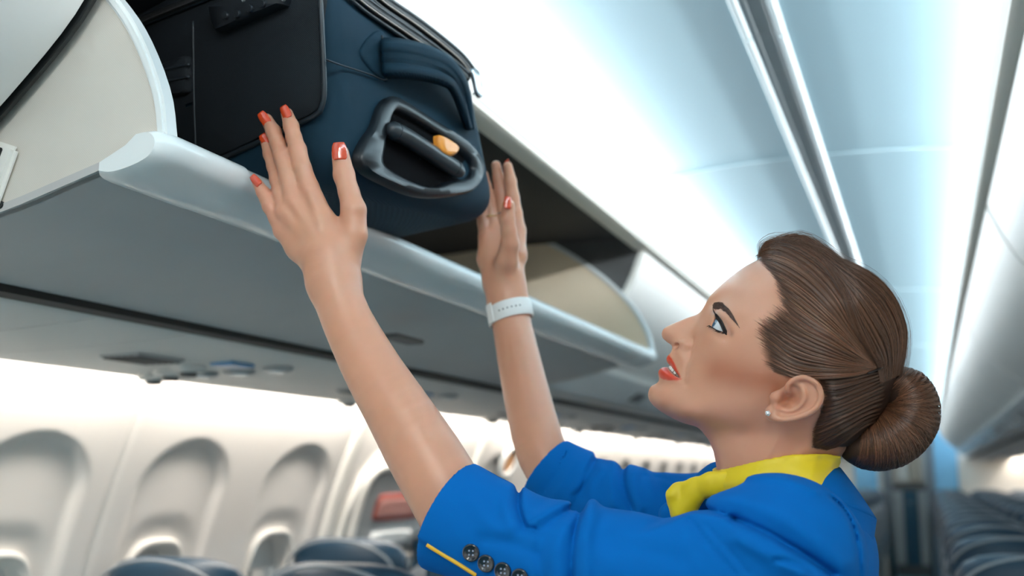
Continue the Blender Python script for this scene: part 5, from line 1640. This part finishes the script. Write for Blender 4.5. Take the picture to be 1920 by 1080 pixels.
# neck opening, sleeve openings
JK.add(lambda p: head_outer(p) - 0.0125, _corn.min(0), _corn.max(0), 0.004, 's', pad=0.0)
def cuff(ch, cpx, inner):
    c = P(*cpx); ax = ch[-1][0] - ch[-6][0]; ax /= np.linalg.norm(ax)
    return c, ax
c1, ax1 = cuff(NS, (841, 970, 0.954), 0.0035); c2, ax2 = cuff(FS, (1022.5, 875, 1.255), 0.003)
_e1 = P(885, 870, 0.954) - P(797, 1070, 0.954); _e1 /= np.linalg.norm(_e1)
ax1 = ax1 - _e1 * (ax1 @ _e1); ax1 /= np.linalg.norm(ax1)
_e2 = P(1060, 828, 1.255) - P(985, 922, 1.255); _e2 /= np.linalg.norm(_e2)
ax2 = ax2 - _e2 * (ax2 @ _e2); ax2 /= np.linalg.norm(ax2)
hol1 = [(q, r - 0.0085) for q, r in NS[-9:]] + [(NS[-1][0] + ax1 * 0.04, NS[-1][1] - 0.0085)]
hol2 = [(q, r - 0.0040) for q, r in FS[-8:]] + [(FS[-1][0] + ax2 * 0.04, FS[-1][1])]
JK.add_chain(hol1, 0.002, 0, op='s', pad=0.02); JK.add_chain(hol2, 0.002, 0, op='s', pad=0.02)
def plane_near(p):
    return np.where(((p - c1) ** 2).sum(1) < 0.13 ** 2, (p - c1) @ ax1, -0.05)
def plane_far(p):
    return np.where(((p - c2) ** 2).sum(1) < 0.11 ** 2, (p - c2) @ ax2, -0.05)
JK.add(plane_near, c1 - 0.13, c1 + 0.13, 0.0015, 'i', pad=0.0); JK.add(plane_far, c2 - 0.11, c2 + 0.11, 0.0015, 'i', pad=0.0)
zc = P(1400, 1170, 0.95)[2]
jl[2] = max(jl[2], zc)
_t0 = _time.time()
JV, JQ = surface_nets(JK, jl, jh, 0.0019, slack=2.6, near=12.0)
print('jacket', len(JV), round(_time.time() - _t0, 1))
jacket = fast_mesh('jacket', JV, JQ, M_JACK, person)
tag(jacket, 'bright blue short-sleeved uniform jacket')
def march(field, px, py, d0, d1, n=260):
    """first crossing of the pixel's ray with a field, and the normal there"""
    t = np.linspace(d0, d1, n); X = CAM + t[:, None] * ray(px, py)
    v = field(X); k = np.nonzero(v < 0)[0]
    if not len(k):
        return None, None
    i = max(k[0], 1); f = v[i - 1] / (v[i - 1] - v[i]); x = X[i - 1] + f * (X[i] - X[i - 1])
    e = 0.0015
    g = np.array([(field((x + e * a)[None])[0] - field((x - e * a)[None])[0]) for a in np.eye(3)])
    return x, g / (np.linalg.norm(g) + 1e-12)
# sleeve buttons: dished disc with a raised rim and four thread holes
M_BTN = mat('button_black', (0.012, 0.014, 0.022), 0.15, coat=0.8)
M_THR = mat('button_thread', (0.35, 0.42, 0.55), 0.7)
for bx_, by_ in ((884, 1036), (912.5, 1056), (944, 1070), (976, 1082)):
    x, n = march(JK, bx_, by_, 0.80, 1.0)
    if x is None: continue
    n = n + 0.3 * tocam(bx_, by_); n /= np.linalg.norm(n)
    a = np.cross(n, UP); a /= np.linalg.norm(a); b = np.cross(n, a)
    V = []; sg_ = 28
    rings = [(0.0072, -0.0005), (0.0076, 0.0012), (0.0072, 0.0026), (0.0062, 0.0028), (0.0052, 0.0016), (0.0030, 0.0013), (0.0002, 0.0013)]
    for r_, h_ in rings:
        for k in range(sg_):
            t = 2 * math.pi * k / sg_
            V.append(x + n * h_ + r_ * (math.cos(t) * a + math.sin(t) * b))
    Fq = [(i * sg_ + k, i * sg_ + (k + 1) % sg_, (i + 1) * sg_ + (k + 1) % sg_, (i + 1) * sg_ + k) for i in range(len(rings) - 1) for k in range(sg_)]
    bt0 = mesh('button', V, Fq, M_BTN, jacket)
    for sx, sy in ((-1, -1), (1, -1), (1, 1), (-1, 1)):
        c = x + n * 0.0014 + 0.0017 * (sx * a + sy * b)
        disc('thread_hole', c - n * 0.0003, n, 0.0008, 0.0006, M_THR, bt0, seg=8)
def on_jacket(pts, d0=0.78, d1=1.02, lift_=0.0004):
    out = []
    for q in spline(np.array(pts, float), 26):
        x, n = march(JK, q[0], q[1], d0, d1, 160)
        if x is not None: out.append(x + n * lift_)
    return np.array(out)
tube('cuff_lining', on_jacket([(801, 1021), (830, 1039), (860, 1057), (893, 1078)], lift_=0.0002), 0.0019, M_YEL2, jacket, seg=8)
tube('back_seam', on_jacket([(1557, 932), (1580, 953), (1598, 985), (1608, 1025), (1611, 1078)], 0.8, 1.15, 0.0007), 0.0008, M_JSEAM, jacket, seg=6)

# standing collar at the back of the neck: a folded band, open in front
def band(name, up_pts, lo_pts, m, parent, thick=0.0025, n=40, rows=7, bulge=0.0):
    """loft between two edges given on the near side as (px, py, w mm); mirrored over the sagittal plane"""
    def edge(pts):
        e = spline(np.array([head_pt(x, y, w * 1e-3) for x, y, w in pts]), n)
        f = np.array([mir(q) for q in e[::-1]])
        return np.vstack([e, f[1:]])
    U, L = edge(up_pts), edge(lo_pts)
    V = []; k = len(U)
    for i in range(rows):
        t = i / (rows - 1)
        c = U * (1 - t) + L * t
        out = c - (HO + ((c - HO) @ HB)[:, None] * HB)
        out = out / (np.linalg.norm(out, axis=1)[:, None] + 1e-9)
        V.append(c + out * bulge * math.sin(math.pi * t))
    V = np.vstack(V)
    Fq = [(i * k + j, i * k + j + 1, (i + 1) * k + j + 1, (i + 1) * k + j) for i in range(rows - 1) for j in range(k - 1)]
    o = mesh(name, V, Fq, m, parent)
    md = o.modifiers.new('thick', 'SOLIDIFY'); md.thickness = thick; md.offset = 0
    return o
# edges start at the near shoulder and end at the back midline
band('collar', [(1508, 918, 60), (1524, 903, 55), (1540, 884, 42), (1553, 874, 24), (1574, 879, 0)],
     [(1545, 932, 66), (1580, 946, 58), (1610, 958, 42), (1630, 967, 22), (1641, 974, 0)], M_JACK, jacket, 0.003, bulge=0.001)
band('collar_back', [(1545, 932, 66), (1580, 946, 58), (1610, 958, 42), (1630, 967, 22), (1641, 974, 0)],
     [(1560, 1010, 84), (1590, 1030, 66), (1612, 1055, 46), (1622, 1075, 22), (1624, 1090, 0)], M_JACK, jacket, 0.003, bulge=0.0)

# ------------------------------------------------------------------ scarf
SC = Field()
SCP = [(1330, 889), (1346, 885), (1385, 872), (1430, 859), (1480, 850), (1520, 849.5), (1550, 852), (1580, 860), (1590, 930), (1540, 960), (1460, 965), (1380, 960), (1330, 945), (1310, 920)]
SC_UV = uvpoly(SCP, 0.045)
def scarf_f(p):
    u, v, w = head_uvw(p)
    d = head_outer(p)
    s_ = poly_sd(np.stack([u, v], 1), SC_UV)
    x, y, _ = to_px(p)
    wob = 0.0012 * np.sin((y - 0.32 * (1480 - x)) / 6.5 + 0.6 * np.sin(x / 30)) * sstep(1540, 1380, x) + 0.0011 * np.exp(-((x - 1528 + 0.3 * (y - 870)) / 7) ** 2)
    top = 0.0052 + wob + 0.004 * sstep(-0.002, -0.016, s_)
    return smax(smax(d - top, -(d - 0.0012), 0.001), s_, 0.002)
scorn = np.array([HO + q[0] * HA + q[1] * HB + w * HN for q in SC_UV for w in (-0.075, 0.075)])
SC.add(scarf_f, scorn.min(0), scorn.max(0))
SV, SQ = surface_nets(SC, scorn.min(0) - 0.01, scorn.max(0) + 0.01, 0.0014)
scarf = fast_mesh('scarf', SV, SQ, M_YEL, person)
tag(scarf, 'yellow neck scarf tied in front')
# the tied ends in front
KN = Field()
def hc(*pts): return [(head_pt(x, y, w * 1e-3), r * 1e-3) for x, y, w, r in pts]
KN.add_chain(hc((1362, 905, 34, 11), (1335, 908, 30, 11), (1305, 916, 24, 10), (1276, 924, 16, 9.5), (1266, 928, 8, 8)), 0.004, 0.004, HN, 0.55)
KN.add_chain(hc((1268, 918, 18, 5.5), (1262, 928, 19, 6.5), (1262, 940, 18, 6)), 0.003, 0.003)
KN.add_chain(hc((1300, 930, 20, 10), (1280, 960, 16, 12)), 0.006)
KN.add_chain(hc((1362, 905, -30, 11), (1315, 915, -18, 10), (1280, 925, -4, 9)), 0.004)
kl, kh = KN.bounds()
KV, KQ = surface_nets(KN, kl, kh, 0.0014)
fast_mesh('scarf_knot', KV, KQ, M_YEL, scarf)

# jacket skirt, skirt and shoes (below the frame)
V_, Q_ = stack_rings([(1.285, 0.0, 0, 0.066, 0.118), (1.20, 0.0, 0, 0.082, 0.130), (1.08, 0.0, 0, 0.086, 0.130), (0.98, 0, 0, 0.100, 0.150), (0.86, 0, 0, 0.122, 0.185)])
o = fast_mesh('jacket_skirt', V_, Q_, M_JACK, jacket); md = o.modifiers.new('thick', 'SOLIDIFY'); md.thickness = 0.003
V_, Q_ = stack_rings([(1.0, 0, 0, 0.088, 0.138), (0.86, 0, 0, 0.112, 0.172), (0.70, 0, 0, 0.110, 0.168), (0.52, 0, 0, 0.100, 0.155)])
o = fast_mesh('skirt', V_, Q_, M_JACK, person); md = o.modifiers.new('thick', 'SOLIDIFY'); md.thickness = 0.003
for s in (-1, 1):
    V_ = []; prof_ = [(-0.075, 0.050, 0.026, 0.060), (-0.05, 0.045, 0.031, 0.062), (0.0, 0.030, 0.034, 0.050), (0.06, 0.012, 0.040, 0.040), (0.11, 0.004, 0.040, 0.036), (0.15, 0.003, 0.030, 0.030), (0.172, 0.004, 0.010, 0.014)]
    for fx, zb, hw, ht in prof_:
        for t in np.linspace(0, 2 * np.pi, 16, endpoint=False):
            V_.append(LC + fx * LF + (s * 0.075 + hw * math.cos(t)) * LL + np.array([0, 0, zb + ht * (0.5 + 0.5 * math.sin(t))]))
    Q_ = [(i * 16 + k, i * 16 + (k + 1) % 16, (i + 1) * 16 + (k + 1) % 16, (i + 1) * 16 + k) for i in range(len(prof_) - 1) for k in range(16)]
    sh_ = mesh('shoe', V_, Q_ + [tuple(range(16)), tuple(range(96, 112))], M_BTN, person)
    hv, hq = stack_rings([(0.055, -0.068, s * 0.075, 0.018, 0.020), (0.02, -0.066, s * 0.075, 0.011, 0.012), (0.0, -0.066, s * 0.075, 0.011, 0.012)], 12)
    fast_mesh('heel', hv, hq, M_BTN, sh_)
# ------------------------------------------------------------------ suitcase
M_FAB = weave('suitcase_fabric', (0.005, 0.024, 0.043), (0.008, 0.044, 0.075), scale=420, rough=0.6, strength=0.6, sheen=0.0, var=0.12)
M_FABD = weave('suitcase_side_fabric', (0.0075, 0.010, 0.013), (0.013, 0.018, 0.023), scale=330, rough=0.65, strength=0.6, var=0.1)
for _m in (M_FAB, M_FABD): _m.node_tree.nodes['Principled BSDF'].inputs['Specular IOR Level'].default_value = 0.22
M_PIPE = mat('suitcase_piping', (0.010, 0.016, 0.022), 0.4)
M_BPLA = mat('suitcase_black_plastic', (0.007, 0.010, 0.014), 0.36, coat=0.05, spec=0.4)
M_GRIP = mat('trolley_grip_plastic', (0.020, 0.026, 0.032), 0.35)
M_ORAN = mat('orange_button', (0.85, 0.30, 0.035), 0.3)
M_ZIP = mat('zipper_tape', (0.010, 0.011, 0.012), 0.5)
M_SILV = mat('zipper_metal', (0.60, 0.64, 0.68), 0.3, metal=1.0)
cA, cB, cC, cD = P(598, -78, 1.085), P(632, 335, 1.080), P(886, 92, 1.36), P(952, 412, 1.36)
cam_vec = lambda a, b, c: a * RT + b * UP + c * FW
LV = cam_vec(-0.429, -0.075, 0.245)
def tri(a, b, c):
    """a near->far, b bottom->top, c handle end -> inner end"""
    lo_ = cB * (1 - a) + cD * a; hi_ = cA * (1 - a) + cC * a
    return lo_ * (1 - b) + hi_ * b + LV * c
SW, ST, SL = 0.325, 0.235, 0.50
suit = empty('suitcase', tuple(tri(0.5, 0, 0.5)))
tag(suit, 'dark navy fabric suitcase with black trolley handle and orange button being pushed into the bin', 'suitcase')
SO = tri(0.5, 0, 0.5)
def sub(V): return [np.asarray(v) - SO for v in V]
def soft_box(name, r, grow, c0, c1, b0, b1, m):
    bm = bmesh.new(); bmesh.ops.create_cube(bm, size=1.0)
    bmesh.ops.scale(bm, vec=(SW + grow, ST * (b1 - b0) + grow, SL * (c1 - c0)), verts=bm.verts)
    bmesh.ops.bevel(bm, geom=list(bm.edges), offset=r, segments=7, affect='EDGES', profile=0.5)
    bmesh.ops.subdivide_edges(bm, edges=[e for e in bm.edges if e.calc_length() > 0.06], cuts=7, use_grid_fill=True)
    for v in bm.verts:
        a = v.co.x / SW + 0.5; b = v.co.y / ST + (b0 + b1) / 2; c = v.co.z / SL + (c0 + c1) / 2
        # slightly stuffed faces
        k = 1 - (2 * a - 1) ** 2, 1 - (2 * b - 1) ** 2, 1 - (2 * c - 1) ** 2
        q = tri(a, b, c) - SO
        v.co = Vector(q + (tri(a, 1, c) - tri(a, 0, c)) * 0.02 * (2 * b - 1) * max(0, k[0] * k[2]))
    return auto_smooth(from_bm(name, bm, m, suit), 60)
body = soft_box('body', 0.040, 0.0, 0.0, 1.0, 0.0, 1.0, M_FAB)
# planes of the two visible faces, to place details traced from the photograph
def plane(p, q, r):
    n = np.cross(q - p, r - p); n /= np.linalg.norm(n)
    if n @ (CAM - p) < 0: n = -n
    return p, n
NP, NN = plane(cA, cB, cA + LV)
EP, EN = plane((cA + cB) / 2, (cC + cD) / 2, (cA + cC) / 2)
def onp(px, py, pl, off=0.0):
    p0, n = pl; r = ray(px, py)
    t = ((p0 + n * off - CAM) @ n) / (r @ n)
    return CAM + t * r
near_pl, end_pl = (NP, NN), (EP, EN)
def plate(name, outline, pl, z0, z1, m, parent, n=64, bev=0.0015, hole=None, round_=True):
    """raised plate with a traced outline (pixels) on a face; with hole it is a frame"""
    ol = spline(np.array(outline, float), n, closed=True) if round_ else np.array(outline, float)
    n = len(ol)
    O = np.array([onp(x, y, pl) for x, y in ol]); N = pl[1]; c = O.mean(0)
    def inset(X, d):
        v = c - X; return X + v / np.linalg.norm(v, axis=1)[:, None] * d
    rings = [O + N * z0, O + N * (z1 - bev), inset(O, bev) + N * z1]
    if hole is not None:
        H = spline(np.array(hole, float), n, closed=True); H = np.array([onp(x, y, pl) for x, y in H])
        # both outlines resampled at the same angles round the opening
        c = H.mean(0); e1 = O[0] - c; e1 /= np.linalg.norm(e1); e2 = np.cross(N, e1)
        def polar(X):
            x, y = (X - c) @ e1, (X - c) @ e2; an = np.arctan2(y, x); od = np.argsort(an)
            tt = np.linspace(-np.pi, np.pi, n, endpoint=False); rr = np.interp(tt, an[od], np.hypot(x, y)[od], period=2 * np.pi)
            return c + rr[:, None] * (np.cos(tt)[:, None] * e1 + np.sin(tt)[:, None] * e2)
        O, H = polar(O), polar(H)
        rings = [O + N * z0, O + N * (z1 - bev), inset(O, bev) + N * z1]
        rings += [(H * 0.75 + O * 0.25) + N * (z1 + 0.0005), (H * 0.92 + O * 0.08) + N * (z1 - bev * 0.4), H + N * (z1 - 1.5 * bev), H + N * z0]
    else:
        rings += [c + (O - c) * 0.5 + N * z1, c + (O - c) * 0.02 + N * z1]
    V = np.vstack(rings); Fq = [(i * n + k, i * n + (k + 1) % n, (i + 1) * n + (k + 1) % n, (i + 1) * n + k) for i in range(len(rings) - 1) for k in range(n)]
    o = mesh(name, sub(V), Fq, m, parent)
    bm = bmesh.new(); bm.from_mesh(o.data); bmesh.ops.recalc_face_normals(bm, faces=bm.faces); bm.to_mesh(o.data); bm.free()
    return auto_smooth(o, 50)
# near side: darker pocket panel with piping round it
side = plate('side_panel', [(596, -60), (602, 60), (606, 160), (602, 196), (588, 214), (540, 236), (430, 286), (330, 330), (200, 385), (60, 440), (10, 300), (40, 150), (260, 30), (420, -45)], near_pl, -0.004, 0.0035, M_FABD, suit, n=90)
pp = spline(np.array([(598, -60), (604, 60), (608, 160), (604, 198), (590, 217), (542, 240), (432, 290), (332, 334)], float), 60)
tube('piping', sub([onp(x, y, near_pl, 0.003) for x, y in pp]), 0.0028, M_PIPE, suit, seg=8)
sm_ = spline(np.array([(362, 40), (363, 110), (364, 190), (367, 270), (372, 318)], float), 20)
tube('seam', sub([onp(x, y, near_pl, 0.0035) for x, y in sm_]), 0.0012, M_PIPE, side, seg=6)
# side carry handle with sewn ridges, its end tucked under the seam
hd = plate('side_handle', [(362, 108), (330, 116), (290, 130), (230, 150), (215, 190), (240, 225), (300, 190), (330, 181), (362, 174), (366, 140)], near_pl, 0.002, 0.012, M_FABD, suit, n=60, bev=0.004)
for y0_ in (127, 150):
    tube('stitch_ridge', sub([onp(x, y0_ + 6 - (x - 300) * 0.22, near_pl, 0.012) for x in np.linspace(268, 356, 12)]), 0.0016, M_PIPE, hd, seg=6)
# combination lock at the top edge of the near side
lk = plate('lock', [(413, 24), (420, 16), (470, -4), (540, -26), (552, -22), (548, 10), (540, 16), (480, 42), (432, 61), (424, 58)], near_pl, 0.002, 0.020, M_BPLA, suit, n=60, bev=0.003)
for x_, y_ in ((425, 30), (447, 27), (471, 17), (494, 8)):
    c = onp(x_, y_, near_pl, 0.0195); disc('lock_knob', c - SO, NN, 0.0042, 0.0035, M_BPLA, lk, seg=14)
for x_, y_ in ((458, 1), (522, -4), (533, 0)):
    c = onp(x_, y_, near_pl, 0.0195); disc('lock_pin', c - SO, NN, 0.0018, 0.0025, M_SILV, lk, seg=10)
# zips: along the near side's top and round the handle end, each with teeth line and two tapes
def zipper(pix, pl, off, name='zipper'):
    L = spline(np.array(pix, float), 60)
    X = np.array([onp(x, y, pl, off) for x, y in L])
    z = tube(name, sub(X), 0.0055, M_ZIP, suit, seg=10)
    for dy in (-9, 9):
        Y = np.array([onp(x + dy * 0.6, y - dy, pl, off) for x, y in L])
        tube('zip_cord', sub(Y), 0.0024, M_PIPE, z, seg=8)
    X2 = np.array([onp(x, y, pl, off + 0.0048) for x, y in L])
    tube('zip_teeth', sub(X2), 0.0016, mat('zip_bronze', (0.22, 0.19, 0.17), 0.35, metal=0.8) if pl is end_pl else M_DGREY_, z, seg=6)
    return z
M_DGREY_ = mat('zip_dark', (0.03, 0.03, 0.032), 0.4)
zipper([(150, 92), (262, 42), (330, 14), (400, -14), (480, -44), (560, -72)], near_pl, 0.006)
zipper([(640, -30), (690, 12), (745, 50), (800, 88), (845, 122), (872, 146)], end_pl, 0.006)
zipper([(670, -40), (720, 4), (775, 42), (825, 80), (862, 112), (884, 140)], end_pl, 0.002, 'expander_zipper')
# zip puller
pu = plate('zip_puller', [(872, 134), (882, 134), (888, 146), (892, 168), (894, 182), (888, 186), (882, 178), (878, 160)], end_pl, 0.006, 0.011, M_SILV, suit, n=40, bev=0.001)
c = onp(888, 176, end_pl, 0.0105); disc('puller_hole', c - SO, EN, 0.0016, 0.0008, M_DGREY_, pu, seg=10)
# top carry handle: arched padded strap with sewn ridges
tp = spline(np.array([(718, 78), (752, 80), (798, 91), (837, 110), (862, 140), (876, 178), (885, 242)], float), 40)
bt2 = spline(np.array([(722, 140), (756, 140), (800, 146), (828, 154), (846, 164), (860, 190), (877, 240)], float), 40)
V = []; rows = 9
arch = 0.024 * np.sin(np.pi * np.clip(np.linspace(0, 1, 40) * 1.02, 0, 1)) ** 0.7
for i in range(rows):
    t = i / (rows - 1); L = tp * (1 - t) + bt2 * t
    rid = 0.0065 * abs(math.sin(3 * math.pi * t)) - 0.003 * (abs(2 * t - 1) ** 4)
    for k in range(40):
        V.append(onp(L[k, 0], L[k, 1], end_pl, 0.004 + arch[k] + rid))
Fq = [(i * 40 + k, i * 40 + k + 1, (i + 1) * 40 + k + 1, (i + 1) * 40 + k) for i in range(rows - 1) for k in range(39)]
ch = mesh('carry_handle', sub(V), Fq, M_FAB, suit); md = ch.modifiers.new('thick', 'SOLIDIFY'); md.thickness = 0.005; md.offset = -1
for t in (1 / 3, 2 / 3):
    L = tp * (1 - t) + bt2 * t
    tube('stitch_groove', sub([onp(L[k, 0], L[k, 1], end_pl, 0.0052 + arch[k]) for k in range(1, 39)]), 0.0013, M_PIPE, ch, seg=6)
plate('handle_patch', [(700, 60), (722, 72), (726, 146), (716, 150), (690, 128), (672, 96)], end_pl, 0.0, 0.004, M_FAB, suit, n=40, bev=0.002)
tube('patch_seam', sub([onp(x, y, end_pl, 0.0045) for x, y in spline(np.array([(716, 66), (722, 100), (725, 148), (690, 138), (640, 122), (612, 112)], float), 30)]), 0.0010, M_PIPE, suit, seg=6)
# trolley handle: moulded frame, recess, grip and its orange button
OUTL = [(724, 183), (752, 192), (798, 222), (858, 260), (888, 290), (899, 319), (888, 349), (866, 364), (815, 371), (769, 366), (722, 347), (679, 324), (666, 298), (675, 264), (692, 238), (705, 200)]
INL = [(727, 216), (743, 214), (798, 246), (854, 284), (877, 310), (874, 330), (858, 339), (832, 342), (811, 351), (781, 349), (743, 333), (716, 316), (709, 302), (713, 281), (716, 256)]
tf = plate('trolley_frame', OUTL, end_pl, -0.004, 0.010, M_BPLA, suit, n=96, bev=0.004, hole=INL)
plate('trolley_recess', INL, end_pl, -0.004, 0.0012, mat('recess_black', (0.003, 0.003, 0.004), 0.9, spec=0.1), tf, n=64, bev=0.0006)
gp = np.array([(728, 240), (760, 256), (795, 278), (830, 301), (866, 325)], float); gl = spline(gp, 30)
gr_ = [onp(x, y, end_pl, 0.013) for x, y in gl]
kk = np.linspace(0, 1, 30)
grip = tube('trolley_grip', sub(gr_), 0.0098 * np.minimum(1, np.minimum(kk * 9 + 0.5, (1 - kk) * 9 + 0.5)), M_GRIP, suit, seg=18, upv=EN)
for k in (3, 26):
    q = gr_[k]; a = gr_[k + 1] - gr_[k - 1]; a /= np.linalg.norm(a); b = np.cross(a, EN); b /= np.linalg.norm(b)
    tube('grip_joint', sub([q + 0.0099 * (math.cos(t) * b + math.sin(t) * EN) for t in np.linspace(0, 2 * math.pi, 24, endpoint=False)]), 0.0005, M_PIPE, grip, seg=6, closed=True)
BTN = [(793, 263), (797, 261), (812, 267), (826, 278), (831, 286), (826, 295), (815, 299), (803, 296), (796, 286)]
plate('release_button', BTN, end_pl, 0.014, 0.0245, M_ORAN, grip, n=40, bev=0.003)
# corner guard and wheels at the hidden end
for a_ in (0.12, 0.88):
    c = tri(a_, 0.06, 1.0)
    disc('wheel', c - SO, np.cross(LV, UP), 0.022, 0.02, M_BPLA, suit, seg=18)
